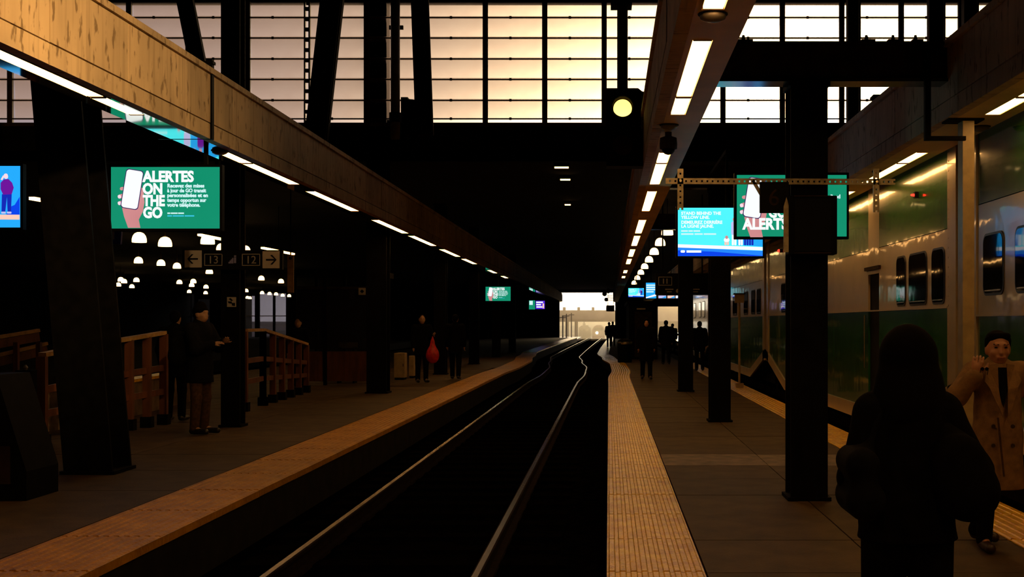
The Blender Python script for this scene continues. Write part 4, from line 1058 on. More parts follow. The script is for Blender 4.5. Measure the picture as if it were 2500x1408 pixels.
coach('green and cream coach behind the slim sign pole', 29.65, 46.0, [(30.4,31.2,Zw0,Zw1),(31.6,32.4,Zw0,Zw1),(33.2,34.2,Zw0,Zw1),(36,37.2,Zw0,Zw1),(38,39.2,Zw0,Zw1),(40,41.2,Zw0,Zw1),(42,43.2,Zw0,Zw1)])
coach('far green and cream coach at the end of the row', 46.4, 62.0, [(48,49.2,Zw0,Zw1),(50,51.2,Zw0,Zw1),(53,54.2,Zw0,Zw1),(56,57.2,Zw0,Zw1)])
E_RED = emit('red_marker_and_glint', (1.0,.02,.01), 5.0)
for px, py, X, lab_ in ((1903,612,3.86,'red marker light on the coach, left of the first column'), (2232,476,3.86,'small red glow standing in for a reflection high on the nearer coach')):
    Y = X*F/(px-VX); t = thing('marker_and_glint', lab_, 'light', (X,Y,ZA(py,Y)))
    rr_ = .035 if px < 2000 else .016  # the small high one is a reflection built as a glowing lens
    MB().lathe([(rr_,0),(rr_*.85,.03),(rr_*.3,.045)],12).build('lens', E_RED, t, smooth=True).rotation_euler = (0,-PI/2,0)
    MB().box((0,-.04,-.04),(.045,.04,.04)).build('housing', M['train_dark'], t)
# ---------------------------------------------------------------- far end of the shed and the world outside
YE = 128.0
M['apron'] = mat('wet_apron', (.40,.33,.28), .22, var=.2, scale=.8, bump=.3, bscale=3, spec=.9)
M['ballast'] = mat('pale_ballast', (.36,.29,.24), .45, spec=.8, var=.25, scale=1.5, bump=.5, bscale=10)
M['stone'] = mat('pale_stone', (.52,.44,.36), .9, var=.1, scale=.4)
M['brick_far'] = mat('warm_masonry', (.42,.26,.17), .9, var=.15, scale=.6)
M['bridge'] = mat('bridge_grey', (.24,.22,.20), .8, var=.15, scale=.5)
M['loco'] = mat('locomotive_grey', (.10,.085,.075), .6, var=.2, scale=1)
M['loco_red'] = mat('dull_red_paint', (.28,.05,.05), .5, var=.1, scale=1)
M['louvre_far'] = glass('tinted_far_glass', tint=(.62,.66,.80), alpha=.72, rough=.4, base=(.06,.06,.07))
def wallpiece(x0, x1, z0, z1, lab, m='shell'):
    struct(MB().box((x0,YE,z0),(x1,YE+.3,z1)).build('wall_front', M[m]), lab)
# openings: (px0, px1, py of the lintel, what shows)
OPEN = [(462,474,718,'slim outermost'),(484,512,730,'small second'),(598,622,722,'slim third'),(633,666,716,'pale wide'),(671,698,716,'pale'),(1366,1502,714,'bright track'),(1606,1664,748,'coach track')]
cur = -45.0
for i, (p0, p1, pt, nm) in enumerate(OPEN):
    a_, b_ = XA(p0,YE), XA(p1,YE)
    wallpiece(cur, a_, -.6, Z_SHED, 'dark end wall pier left of the '+nm+' opening')
    wallpiece(a_, b_, ZA(pt,YE), Z_SHED, 'dark header over the '+nm+' opening'); cur = b_
    if i < 5:   # glazed screens, lilac tint put in to dim the sky
        w1 = struct(MB().box((a_,YE+.1,-.3),(b_,YE+.12,ZA(pt,YE))).build('window_%d' % (i+2), M['louvre_far']), 'glazed screen tinted to dim the sky in the '+nm+' opening')
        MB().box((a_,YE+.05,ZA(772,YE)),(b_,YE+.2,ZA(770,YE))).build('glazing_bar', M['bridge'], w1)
wallpiece(cur, 35, -.6, Z_SHED, 'dark end wall of the shed beyond the coaches')
gy = [150,170,200,230,260,300,340,420,600]
vs = []; fs = []
for y in gy:
    z = ground_z(y)-.45; vs += [(-160,y,z),(160,y,z)]
for i in range(len(gy)-1): fs.append((2*i,2*i+1,2*i+3,2*i+2))
g_ = MB().add(vs, fs); struct(g_.build('floor', M['ballast']), 'pale ballast yard outside the shed')
apron = MB(); apron.box((-30,126.2,-.45),(-3.4,150,-.08)); apron.box((.3,126.2,-.45),(3.6,150,-.08)); struct(apron.build('floor', M['apron']), 'bright paved apron just outside the shed')
# tracks outside
for k_, (xa, xb) in enumerate(((-2.385,0.4),(-.855,2.0))):
    rb = MB(); rb.bar((track_c(143)+(-.765 if k_ == 0 else .765),143,Z_RAIL-.05),(xb,300,-2.7),.07,.14)
    rb.build('rail', M['rail_top'], trk)
# road bridge
rb = thing('road_bridge', 'grey road bridge crossing the tracks beyond the shed', 'bridge', (0,215,0))
z0, z1 = ZA(785,215), ZA(757,215)
MB().box((-30,0,z0),(8,9,z0+.5)).build('deck', M['bridge'], rb); MB().box((-30,-.4,z0+.4),(8,0,z1)).build('parapet', M['bridge'], rb)
for i in range(14): MB().box((-29+2.6*i,-.5,z1-.1),(-28.5+2.6*i,.1,z1+.55)).build('baluster', M['bridge'], rb)
for x in (-9.5,-7.6,-5.9): MB().box((x-.25,2,-4),(x+.25,7,z0)).build('pier', M['bridge'], rb)
# buildings behind
def building(label, cx, Y, w, h, m, nwin=5, rows=3):
    b = thing('far_building', label, 'building', (cx,Y,-3))
    MB().box((-w/2,0,0),(w/2,12,h)).build('wall', M[m], b); MB().box((-w/2-.4,-.4,h),(w/2+.4,12.4,h+.5)).build('roof', M['bridge'], b)
    for i in range(nwin):
        for j in range(rows):
            x = -w/2+(i+.5)*w/nwin; z = 1.2+j*(h-1.5)/rows
            MB().box((x-w/nwin*.28,-.08,z),(x+w/nwin*.28,0,z+(h/rows)*.5)).build('window', M['loco'], b)
building('low warm masonry building beyond the bridge', XA(1445,420), 420, 34, 5.0, 'stone', 8, 1)
building('tall beige building seen past the coaches', 15.2, 240, 20, 7.6, 'stone', 1, 1)
building('pale building seen through the left end opening', XA(660,200), 200, 13, 4.4, 'stone', 4, 1)
building('small pale building seen through the outermost opening', XA(478,200), 200, 9, 5.0, 'stone', 3, 1)
# locomotive and train with headlight
lc = thing('locomotive', 'grey locomotive standing on a far track before the bridge building', 'train', (XA(1427,300),300,ground_z(300)-.3))
MB().box((-1.4,0,.5),(1.4,12,3.4)).build('body', M['loco'], lc); MB().prism([(-1.4,3.4),(1.4,3.4),(.8,3.9),(-.8,3.9)],'y',.2,11).build('roof', M['loco'], lc)
MB().cbox((-.1,1,4.2),(.7,.5,.5)).build('horn_box', M['loco'], lc); MB().cbox((.3,1,3.95),(1.6,.2,.12)).build('handrail', M['loco'], lc); MB().tube((-.1,1,4.4),(-.1,1,4.9),.15).build('stack', M['loco'], lc)
MB().box((-1.2,-.2,0),(1.2,12,.5)).build('underframe', M['train_dark'], lc); 
for x in (-.6,.6): MB().cbox((x,-.03,2.8),(.8,.06,.6)).build('windscreen', M['train_glass'], lc)
ft = thing('commuter_train', 'round-nosed red-brown train with a lit headlight coming in from the yard', 'train', (XA(1461,280),280,ground_z(280)-.3))
MB().prism([(-1.45,.4),(1.45,.4),(1.45,2.6),(1.1,3.3),(.5,3.7),(-.5,3.7),(-1.1,3.3),(-1.45,2.6)],'y',0,40).build('body', M['brick_far'], ft)
MB().box((-1.46,-.05,.4),(1.46,0,1.2)).build('nose_band', M['loco_red'], ft)
E_HEAD = emit('headlight', (1.0,.72,.40), 30.0)
MB().lathe([(.30,0),(.25,.06),(.05,.1)],14).build('headlight', E_HEAD, ft, smooth=True); LAST[0].location = (-.35,-.04,1.9); LAST[0].rotation_euler = (PI/2,0,0)
MB().cbox((0,-.03,2.8),(2.0,.06,.7)).build('windscreen', M['train_glass'], ft); MB().box((-1.46,1,1.6),(-1.44,39,2.3)).build('side_windows', M['train_glass'], ft)
# mast signals and catenary posts near the opening
for px, Y, h, lab_ in ((1383,140,3.2,'slim dark post just outside the opening, left of the locomotive'), (1395,150,3.4,'slim dark post outside the opening nearest the bridge pier'), (1374,136,3.0,'slim dark post at the edge of the bright opening')):
    t = thing('yard_post', lab_, 'post', (XA(px,Y),Y,-.45)); MB().tube((0,0,0),(0,0,h),.07,n=8).build('shaft', M['loco'], t); MB().box((-.35,-.05,h-.3),(.35,.05,h-.2)).build('cross_arm', M['loco'], t)
ys = thing('yard_signal', 'stacked signal heads on a ladder mast at the right of the bright opening', 'signal', (XA(1490,118),118,Z_SHED))
k = 118/F
for i, (px, py, r) in enumerate(((1485,710,6),(1476,717,6),(1480,731,5))): MB().lathe([(r*k,0),(r*k*.95,.2),(r*k*.3,.3)],12).build('signal_head', M['bridge'], ys, smooth=True); LAST[0].location = ((px-1490)*k,0,ZA(py,118)-Z_SHED); LAST[0].rotation_euler = (PI/2,0,0)
for i in range(4): MB().box((-6*k,0,ZA(721+4*i,118)-Z_SHED-.03),(8*k,.1,ZA(721+4*i,118)-Z_SHED+.03)).build('rung', M['bridge'], ys)
for x in (-6,8): MB().box((x*k-.03,0,ZA(760,118)-Z_SHED),(x*k+.03,.1,0)).build('ladder_rail', M['bridge'], ys)
MB().box((-10*k,-.1,ZA(760,118)-Z_SHED),(10*k,.3,ZA(745,118)-Z_SHED)).build('platform', M['bridge'], ys)

# sunlit dusty air over the yard outside the shed
hz = bpy.data.materials.new('yard_haze'); hz.use_nodes = True
n, l = hz.node_tree.nodes, hz.node_tree.links; n.clear()
vsc = n.new('ShaderNodeVolumeScatter'); vsc.inputs['Color'].default_value = (1.0,.78,.48,1); vsc.inputs['Density'].default_value = .0058; vsc.inputs['Anisotropy'].default_value = .90
om = n.new('ShaderNodeOutputMaterial'); l.new(vsc.outputs[0], om.inputs['Volume'])
hb = MB().box((-70,131,-4),(60,420,14)).build('yard_haze', hz); hb['kind'] = 'stuff'; hb['label'] = 'warm sunlit haze over the yard outside the shed'

# made-up rail cart: its lamps stand in for the sun glint there
tl = thing('glint_cart', 'made-up low rail cart whose lamps stand in for a sun glint past the coaches', 'glint_stand_in', (XA(1650,106),106,Z_RAIL))
MB().box((-.75,0,.18),(.75,1.6,.62)).build('deck', M['train_dark'], tl); MB().box((-.6,.1,.62),(.6,.3,1.0)).build('glint_board', M['steel_brown'], tl)
E_GLINT = emit('glint_emitter', (1.0,.66,.30), 14.0)
for x, z, r in ((-.30,.42,.24),(.22,.46,.26),(-.05,.86,.22),(.34,.88,.18)):
    MB().lathe([(r,0),(r*.9,.05),(r*.3,.09)],14).build('lamp', E_GLINT, tl, smooth=True); LAST[0].location = (x,-.02 if z < .6 else .09,z); LAST[0].rotation_euler = (PI/2,0,0)  # glowing discs put in for the glint
for x in (-.76,.76):
    for y in (.35,1.25): MB().tube((x-.05,y,.22),(x+.05,y,.22),.22,n=14).build('wheel', M['steel_brown'], tl)
# ---------------------------------------------------------------- people: smooth-blended implicit bodies, meshed with surface nets
def smin(a, b, k):
    h = np.clip(.5+.5*(b-a)/k, 0, 1); return b*(1-h)+a*h-k*h*(1-h)
def field_mesh(name, prims, h, k=.03, mat_=None, parent=None, clip=None):
    """prims: ('c',p0,r0,p1,r1[,(fx,fy)]) tapered capsule, optionally flattened; ('e',c,(rx,ry,rz)) ellipsoid"""
    lo = np.array([1e9]*3); hi = -lo
    bb = []
    for p in prims:
        if p[0] == 'c':
            a, b = np.array(p[1],float), np.array(p[3],float); r = max(p[2],p[4])
            mn, mx = np.minimum(a,b)-r, np.maximum(a,b)+r
        else:
            c = np.array(p[1],float); mn, mx = c-np.array(p[2]), c+np.array(p[2])
        bb.append((mn,mx)); lo = np.minimum(lo,mn); hi = np.maximum(hi,mx)
    lo -= 3*h+k; hi += 3*h+k
    n = np.ceil((hi-lo)/h).astype(int)+1
    ax = [lo[i]+h*np.arange(n[i]) for i in range(3)]
    D = np.full(n, 1.0, np.float32)
    for p, (mn, mx) in zip(prims, bb):
        s = [slice(max(0,int((mn[i]-lo[i]-k-2*h)/h)), min(n[i],int((mx[i]-lo[i]+k+2*h)/h)+2)) for i in range(3)]
        X, Y, Z = np.meshgrid(ax[0][s[0]], ax[1][s[1]], ax[2][s[2]], indexing='ij')
        if p[0] == 'c':
            a, b = np.array(p[1],float), np.array(p[3],float); d = b-a; L2 = max(1e-9, float(d@d))
            t = np.clip(((X-a[0])*d[0]+(Y-a[1])*d[1]+(Z-a[2])*d[2])/L2, 0, 1)
            fx, fy = p[5] if len(p) > 5 else (1,1)
            dist = np.sqrt(((X-a[0]-t*d[0])/fx)**2+((Y-a[1]-t*d[1])/fy)**2+(Z-a[2]-t*d[2])**2)-(p[2]+t*(p[4]-p[2]))
            dist *= min(fx,fy)
        else:
            c, r = p[1], p[2]
            q = np.sqrt(((X-c[0])/r[0])**2+((Y-c[1])/r[1])**2+((Z-c[2])/r[2])**2); dist = (q-1)*min(r)
        D[s[0],s[1],s[2]] = smin(D[s[0],s[1],s[2]], dist.astype(np.float32), p[6] if len(p) > 6 else k)
    if clip is not None: D = np.maximum(D, (clip-ax[2])[None,None,:].astype(np.float32))
    I = D < 0
    cnt = np.zeros(tuple(n-1), np.float32); acc = np.zeros(tuple(n-1)+(3,), np.float32)
    cs = tuple(n-1)
    for ax_ in range(3):
        o1, o2 = [i for i in range(3) if i != ax_]
        for u in (0,1):
            for w in (0,1):
                sl0 = [None]*3; sl1 = [None]*3
                sl0[ax_] = slice(0,cs[ax_]); sl1[ax_] = slice(1,cs[ax_]+1)
                for oo, vv in ((o1,u),(o2,w)): sl0[oo] = slice(vv,cs[oo]+vv); sl1[oo] = slice(vv,cs[oo]+vv)
                d0, d1 = D[tuple(sl0)], D[tuple(sl1)]; cr = (d0 < 0) != (d1 < 0)
                t = np.where(cr, d0/(d0-d1+1e-12), 0); cnt += cr
                acc[...,ax_] += np.where(cr, t, 0); acc[...,o1] += cr*u; acc[...,o2] += cr*w
    idx = np.full(cs, -1, int); act = np.argwhere(cnt > 0); idx[tuple(act.T)] = np.arange(len(act))
    V = lo+h*(act+acc[tuple(act.T)]/cnt[tuple(act.T)][:,None])
    Fs = []
    for ax_ in range(3):
        o1, o2 = [i for i in range(3) if i != ax_]
        s0 = [slice(1,n[i]-1) for i in range(3)]; s1 = list(s0); s0[ax_] = slice(0,n[ax_]-1); s1[ax_] = slice(1,n[ax_])
        A, B = I[tuple(s0)], I[tuple(s1)]; e = np.argwhere(A != B)
        if not len(e): continue
        base = e.copy(); base[:,o1] += 1; base[:,o2] += 1
        def cell(a, b):
            c = base.copy(); c[:,o1] -= a; c[:,o2] -= b; return idx[tuple(c.T)]
        q = np.stack([cell(1,1),cell(0,1),cell(0,0),cell(1,0)],1)
        flip = A[tuple(e.T)] == (ax_ != 1); q[~flip] = q[~flip][:,::-1]
        Fs.append(q)
    Fq = np.concatenate(Fs)
    me = bpy.data.meshes.new(name); me.vertices.add(len(V)); me.vertices.foreach_set('co', V.astype(np.float32).ravel())
    me.loops.add(len(Fq)*4); me.loops.foreach_set('vertex_index', Fq.ravel().astype(np.int32))
    me.polygons.add(len(Fq)); me.polygons.foreach_set('loop_start', np.arange(0,len(Fq)*4,4,dtype=np.int32))
    me.polygons.foreach_set('use_smooth', np.ones(len(Fq),dtype=bool)); me.update(calc_edges=True); me.validate()
    o = bpy.data.objects.new(name, me); COL.objects.link(o)
    if mat_: me.materials.append(mat_)
    if parent is not None: o.parent = parent
    return o

def V3(*a): return Vector(a)
def hand_prims(w, d, side, curl=.5, spread=1.0, up=(0,0,1)):
    """palm and five fingers from wrist w along direction d; side = thumb side vector; fingers curl about side towards 'in'"""
    w, d, side = Vector(w), Vector(d).normalized(), Vector(side).normalized()
    side = (side-d*side.dot(d)).normalized(); nrm = d.cross(side).normalized()
    P_ = [('c', w, .024, w+d*.05, .028), ('c', w+d*.045+side*.018, .020, w+d*.085+side*.026, .016), ('c', w+d*.045-side*.018, .020, w+d*.08-side*.026, .015)]
    for i, (o, l) in enumerate(((.033,.070),(.011,.080),(-.011,.074),(-.033,.058))):
        p = w+d*.085+side*o; a = 0; r = .0095
        for j, f in enumerate((.45,.32,.23)):
            a += curl*(.5+.4*j); q = p+(d*math.cos(a)+nrm*math.sin(a))*l*f
            P_.append(('c', p, r, q, r-.0012, (1,1), .004)); p = q; r -= .0012
    t0 = w+d*.025+side*.03; t1 = t0+(d*.6+side*.7+nrm*.3*curl).normalized()*.045; t2 = t1+(d*.9+side*.2+nrm*.5*curl).normalized()*.035
    P_ += [('c', t0, .014, t1, .011, (1,1), .006), ('c', t1, .011, t2, .009, (1,1), .006)]
    return P_

def person(label, at, face, H=1.72, coat='cloth_black', trouser='cloth_black', shoe='shoe_black', hairm='hair', skin='skin_dim',
           coat_len=.55, arms=None, step=.0, hair='short', hood=False, h=.018, bulk=1.0, group=None, hat=False, face_detail=False, foot_shift=None, extra=(), turn=0.0, hs=1.0):
    """person facing -Y before turning; at = point on the floor under the hips; face = turn about Z (0 looks back along the track)"""
    s = H/1.75
    q = lambda x, y, z: (x*s, y*s, z*s)
    hipz, shz = .93, 1.43
    # joints
    L = {}
    for sg, nm in ((-1,'R'),(1,'L')):      # facing -Y: its right side is -X
        st = step*(1 if nm == 'L' else -1)
        L['hip'+nm] = (sg*.09, 0, hipz-.03); L['knee'+nm] = (sg*.10, -st*.45-.02, .50); L['ank'+nm] = (sg*.105, -st+.01, .09 if st >= -.01 else .11)
        L['toe'+nm] = (sg*.125, -st-.16, .045); L['sh'+nm] = (sg*.185, .01, shz); 
        L['el'+nm] = (sg*.235, .03, 1.14); L['wr'+nm] = (sg*.23, -.05, .90)
    if arms: L.update(arms)
    if foot_shift:
        for k_, v_ in foot_shift.items(): L[k_] = v_
    J = {k_: Vector(q(*v_)) for k_, v_ in L.items() if not k_.startswith(('curl','hdir','thumb'))}
    B = [('c', q(0,0,hipz), .13*s, q(0,.0,1.10), .115*s, (1,.75)), ('c', q(0,0,1.10), .115*s, q(0,.01,1.34), .145*s, (1,.68)),
         ('c', q(-.12,.01,1.40), .06*s, q(.12,.01,1.40), .06*s), ('c', q(0,.02,1.42), .055*s, q(0,.0,1.54), .052*s)]
    for nm in 'RL':
        B += [('c', J['hip'+nm], .085*s, J['knee'+nm], .056*s), ('c', J['knee'+nm], .056*s, J['ank'+nm], .036*s), ('c', J['ank'+nm], .036*s, J['toe'+nm], .028*s),
              ('c', J['sh'+nm], .055*s, J['el'+nm], .040*s), ('c', J['el'+nm], .040*s, J['wr'+nm], .026*s)]
        d = (J['wr'+nm]-J['el'+nm]); hd = L.get('hdir'+nm); d = Vector(hd) if hd else d
        B += hand_prims(J['wr'+nm], d, L.get('thumb'+nm, (0,-1,0)), L.get('curl'+nm, .5))
    # head
    hc = Vector(q(0,-.02,1.63-.10*(hs-1))); s0 = s; s = s*hs
    B += [('e', hc+V3(0,.012,.018)*s, (.076*s,.094*s,.100*s)), ('e', hc+V3(0,-.022,-.035)*s, (.062*s,.070*s,.080*s)), ('e', hc+V3(0,-.045,-.082)*s, (.034*s,.032*s,.026*s))]
    for sx in (-1,1): B += [('e', hc+V3(sx*.078,.01,-.012)*s, (.010*s,.020*s,.030*s)), ('e', hc+V3(sx*.040,-.060,-.030)*s, (.022*s,.018*s,.018*s))]
    B += [('c', hc+V3(0,-.086,.012)*s, .009*s, hc+V3(0,-.102,-.030)*s, .013*s), ('c', hc+V3(-.036,-.081,.030)*s, .010*s, hc+V3(.036,-.081,.030)*s, .010*s),
          ('c', hc+V3(-.020,-.086,-.062)*s, .008*s, hc+V3(.020,-.086,-.062)*s, .008*s)]
    s = s0
    body = field_mesh('person', B, h*.85, .022*s, M[skin]); body.location = at; body.rotation_euler = (0,0,face)
    tag(body, label, 'person', group)
    # trousers, shoes, coat, hair
    T = [('c', q(0,0,hipz), .14*s, q(0,0,1.02), .13*s, (1,.8))]
    for nm in 'RL': T += [('c', J['hip'+nm], .098*s, J['knee'+nm], .072*s), ('c', J['knee'+nm], .072*s, Vector(J['ank'+nm])+V3(0,0,.0), .062*s)]
    field_mesh('trousers', T, h, .03, M[trouser], body)
    for nm in 'RL':
        a, t = J['ank'+nm], J['toe'+nm]
        field_mesh('shoe', [('c', a+V3(0,.03,-.035)*s, .045*s, t+V3(0,-.03,.005)*s, .040*s, (1,1)), ('c', a+V3(0,.0,.02)*s, .042*s, a+V3(0,0,-.02)*s, .046*s)], min(h,.014), .03, M[shoe], body)
    bk = .022*bulk; zl = .98-coat_len*.5
    C = [('c', q(0,0,1.36), .150*s+bk, q(0,0,1.12), .135*s+bk, (1,.76)), ('c', q(0,0,1.12), .135*s+bk, q(0,0,hipz), .150*s+bk, (1,.80)),
         ('c', q(-.135,.01,1.40), .062*s+bk*.5, q(.135,.01,1.40), .062*s+bk*.5), ('c', q(0,.035,1.44), .062*s, q(0,.025,1.50), .070*s)]
    C.append(('c', q(0,0,hipz), .150*s+bk, q(0,0,min(zl,.92)), .172*s+bk, (1,.80)))
    for nm in 'RL': C += [('c', J['sh'+nm], .066*s+bk*.6, J['el'+nm], .056*s+bk*.6), ('c', J['el'+nm], .056*s+bk*.6, J['wr'+nm].lerp(J['el'+nm],.08), .044*s+bk*.5)]
    if hood: C += [('e', hc+V3(0,.03,.01)*s0, (.112*s,.110*s,.135*s))]
    field_mesh('coat', C+[tuple([p_[0]]+[Vector(a_)*s if isinstance(a_,tuple) and len(a_)==3 else a_ for a_ in p_[1:]]) for p_ in extra], h, .04, M[coat], body, clip=min(zl*s, J['wrR'].z-.1, J['wrL'].z-.1) if coat_len < .9 else zl*s)
    s = s0*hs
    if hair and not hood:
        Hh = [('e', hc+V3(0,.028,.040)*s, (.086*s,.092*s,.088*s))]
        if hair == 'short': Hh += [('e', hc+V3(0,.060,.0)*s, (.072*s,.060*s,.075*s))]
        if hair == 'crop':
            Hh = [('e', hc+V3(0,.030,.052)*s, (.083*s,.092*s,.078*s)), ('e', hc+V3(0,.062,.010)*s, (.074*s,.060*s,.080*s)), ('c', hc+V3(-.050,-.045,.088)*s, .024*s, hc+V3(.050,-.045,.088)*s, .024*s)]
            for sx in (-1,1): Hh.append(('c', hc+V3(sx*.072,.0,.06)*s, .018*s, hc+V3(sx*.076,.005,.012)*s, .012*s))
        if hair == 'long':
            Hh += [('e', hc+V3(0,.03,.015)*s, (.112*s,.112*s,.112*s)), ('c', hc+V3(0,.04,-.02)*s, .118*s, hc+V3(0,.06,-.20)*s, .152*s, (1.0,.72)),
                   ('c', hc+V3(-.07,.05,-.10)*s, .06*s, hc+V3(-.11,.05,-.27)*s, .055*s), ('c', hc+V3(.07,.05,-.10)*s, .06*s, hc+V3(.11,.05,-.27)*s, .055*s)]
        if hat: Hh += [('c', hc+V3(0,.01,.07)*s, .098*s, hc+V3(0,.01,.09)*s, .080*s)]
        field_mesh('hair', Hh, min(h,.012), .02, M[hairm], body)
    if face_detail:
        for sx in (-1,1):
            e = MB(); 
            field_mesh('eye', [('e', hc+V3(sx*.032,-.080,.008)*s, (.0145*s,.0075*s,.0048*s))], .0018, .001, M['hair'], body)
            field_mesh('eyebrow', [('c', hc+V3(sx*.018,-.092,.028)*s, .004, hc+V3(sx*.050,-.082,.030)*s, .003)], .002, .002, M['hair'], body)
        field_mesh('mouth', [('c', hc+V3(-.022,-.0935,-.060)*s, .0035, hc+V3(0,-.098,-.063)*s, .004), ('c', hc+V3(0,-.098,-.063)*s, .004, hc+V3(.022,-.0935,-.060)*s, .0035)], .002, .002, M['red_lip'], body)
    s = s0
    return body, J, hc, s
M['red_lip'] = mat('lip', (.22,.05,.04), .5, var=.05, scale=20)

# --- woman with long dark hair, seen from behind, with a bag at each side
wy = 4.6; wx = XA(2215,wy)
wom, J, hc, s = person('woman with long black hair in a bulky black coat, seen from behind', (wx,wy,0), PI, H=1.665, hair='long', coat_len=.18, bulk=.9, h=.012,
    arms={'shL':(.14,.01,1.40),'shR':(-.14,.01,1.40),'elL':(.215,.03,1.14),'wrL':(.17,-.16,1.06),'elR':(-.265,.03,1.17),'wrR':(-.20,-.16,1.06)}, step=.10,
    extra=[('c',(0,0,1.10),.150,(0,0,.90),.172,(1,.80)),('c',(-.04,.03,1.36),.13,(.02,.02,1.05),.175,(1,.8)),('c',(-.10,0,.90),.065,(.10,0,.90),.065)])
bag = tag(field_mesh('shoulder_bag', [('c',(-.01,-.09,.06),.065,(-.01,.09,.06),.065),('c',(0,-.10,-.07),.075,(0,.10,-.07),.075),('c',(.02,0,.08),.016,(.10,.02,.30),.014)], .012, .05, M['cloth_navy']), 'slouchy black shoulder bag hanging at the left hip of the long-haired woman', 'bag')
bag.location = P(2100,1168,wy-.10)
bag2 = tag(field_mesh('holdall', [('c',(-.03,-.08,.05),.10,(-.03,.08,.05),.10),('c',(.0,-.10,-.06),.115,(0,.10,-.06),.115),('c',(-.02,0,.10),.03,(-.13,.02,.28),.02)], .012, .06, M['cloth_black']), 'large black holdall carried at the right side of the long-haired woman', 'bag')
bag2.location = P(2345,1150,wy-.10)
# --- person in a tan coat, hand raised
my = 8.75; mx = XA(2435,my)
man, J, hc, s = person('person in a tan double-breasted coat, one hand raised to the collar', (mx,my,0), math.radians(-4), H=1.615, hs=1.14, coat='coat_tan', trouser='cloth_black', shoe='shoe', skin='skin', coat_len=.95, h=.007, bulk=1.6, hair='crop', turn=.28,
    arms={'elR':(-.34,-.10,1.24),'wrR':(-.215,-.21,1.42),'hdirR':(.12,-.06,1.0),'thumbR':(1,-.3,.1),'curlR':.75,'elL':(.34,.02,1.17),'wrL':(.40,-.10,.98)}, face_detail=True,
    foot_shift={'ankR':(-.10,.02,.09),'toeR':(-.09,-.13,.045),'kneeR':(-.10,-.08,.50),'ankL':(-.07,.42,.10),'toeL':(.06,.36,.045),'kneeL':(.03,.20,.50)}, step=.2)
# collar, lapels and buttons on the coat front
def slab_poly(name, pts, mm, off=.012):
    o_ = MB(); vs = [Vector(p)*s+V3(0,-.006,0) for p in pts]; n = len(vs); vs2 = [v+V3(0,-off,0) for v in vs]
    o_.add(vs+vs2, [tuple(range(n)), tuple(range(2*n-1,n-1,-1))]+[(i,(i+1) % n,n+(i+1) % n,n+i) for i in range(n)]); return o_.build(name, mm, man)
slab_poly('shirt_front', [(-.045,-.128,1.47),(.045,-.128,1.47),(.05,-.150,1.34),(.0,-.176,1.16),(-.05,-.150,1.34)], M['cloth_black'], .006)
slab_poly('lapel', [(-.035,-.130,1.50),(-.105,-.095,1.49),(-.135,-.140,1.36),(-.105,-.165,1.31),(-.005,-.192,1.08),(-.035,-.165,1.30)], M['coat_tan'])
slab_poly('lapel', [(.035,-.130,1.50),(.105,-.095,1.49),(.145,-.140,1.37),(.115,-.165,1.32),(.030,-.192,1.05),(.035,-.165,1.30)], M['coat_tan'])
for x, z in ((-.075,1.01),(.075,1.01),(-.075,.86),(.075,.86)):
    MB().lathe([(.016,0),(.014,.008)],12).build('button', M['shoe'], man).location = (x*s,-.175*s,z*s); LAST[0].rotation_euler = (PI/2,0,0)
MB().bar(V3(-.045,-.196,1.08)*s, V3(.0,-.202,.62)*s, .012, .012).build('front_edge', M['cloth_brown'], man)
gl = thing('sunglasses', 'dark folded glasses held in the raised hand', 'glasses', Vector(man.location)+Matrix.Rotation(man.rotation_euler.z,3,'Z')@Vector((-.160*s,-.250*s,1.47*s))); gl.scale = (.7,.7,.7)
for dx in (-.022,.022): MB().lathe([(.017,-.002),(.019,.0),(.017,.002)],14).build('lens', M['black_plastic'], gl).location = (dx,0,-.01); LAST[0].rotation_euler = (PI/2,.3,0)
for a, b in (((-.04,0,0),(-.045,.01,-.07)),((.04,0,0),(.03,.01,-.07))): MB().bar(a,b,.005,.005).build('temple', M['black_plastic'], gl)
MB().bar((-.010,0,-.004),(.010,0,-.004),.004,.004).build('bridge', M['chrome'], gl)

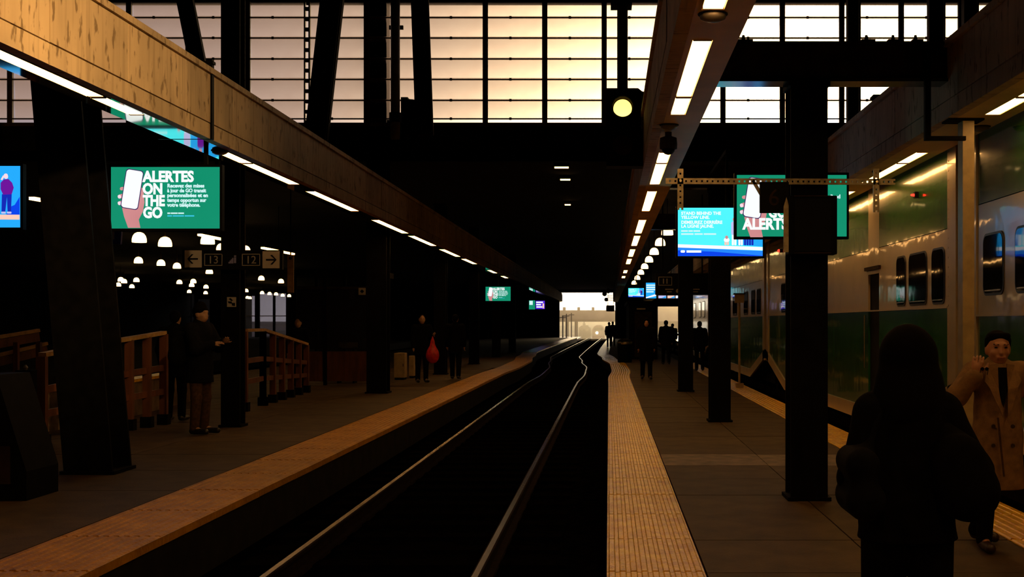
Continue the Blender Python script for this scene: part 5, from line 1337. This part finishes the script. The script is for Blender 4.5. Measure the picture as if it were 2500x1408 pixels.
# --- left platform people
def at_px(px, py, zf):
    Y = (EYE-zf)*F/(py-VY); return (XA(px,Y), Y, zf)
pb, J, hc, s = person('tall person in a dark coat and brown trousers standing before the timber railing', at_px(488,1060,Z_L), math.radians(72), H=1.80, coat='cloth_navy', trouser='cloth_brown', coat_len=.55, bulk=1.7, h=.016, arms={'elL':(.24,-.12,1.18),'wrL':(.12,-.30,1.25),'elR':(-.24,-.12,1.16),'wrR':(-.12,-.30,1.22)}, hat=True)
bk = tag(field_mesh('backpack', [('e',(0,0,0),(.17,.13,.24)),('e',(0,.02,-.12),(.16,.13,.14)),('c',(-.1,0,.2),.02,(-.1,-.05,.22),.02)], .016, .05, M['cloth_black']), 'bulky black backpack on the tall person before the railing', 'bag')
bk.location = Vector(pb.location)+V3(-.27,-.02,1.20)
bk.rotation_euler = (0,0,math.radians(72))
person('person in black standing behind the tall backpack wearer', at_px(428,1028,Z_L), PI, H=1.74, h=.02)
pr_, J, hc, s = person('person in black on the left platform carrying a red bag', at_px(1030,934,Z_L), math.radians(20), H=1.76, h=.02, arms={'elL':(.27,-.05,1.15),'wrL':(.26,-.20,1.22)})
rbg = tag(field_mesh('carrier_bag', [('e',(0,0,-.42),(.17,.11,.20)),('c',(0,0,-.30),.12,(0,0,-.06),.045,(1,.6)),('c',(0,0,-.06),.03,(0,0,.06),.02)], .016, .05, M['red_bag']), 'full red plastic carrier bag held by the person in black', 'bag')
rbg.location = P(1056,828,pr_.location.y-.25)
person('person in black walking past the column behind the red bag', at_px(1112,926,Z_L), PI, H=1.78, h=.02, step=.2)
person('dark figure standing at the end of the timber railing', at_px(728,951,Z_L), 0, H=1.66, h=.022)
# --- island platform people
person('hooded person in black walking towards the stair kiosk foreground', at_px(1578,926,0), 0, H=1.80, h=.02, hood=True, bulk=1.8, coat_len=.9, step=.15, skin='skin')
person('bare-headed person walking away, outlined against the bright coach track', at_px(1626,890,0), PI, H=1.78, h=.022, bulk=1.7, step=.22)
person('shorter person ahead of the one outlined against the coach track', at_px(1642,866,0), PI, H=1.64, h=.025)
person('person in black standing beside the third column', at_px(1708,905,0), PI, H=1.74, h=.022, bulk=1.6)
person('person at the far platform edge outlined before the bright opening, with a hat', at_px(1487,848,0), PI, H=1.70, h=.03, hat=True, bulk=1.4)
person('second person beside the far hatted one at the platform edge', at_px(1496,846,0), PI, H=1.78, h=.03, bulk=1.4)
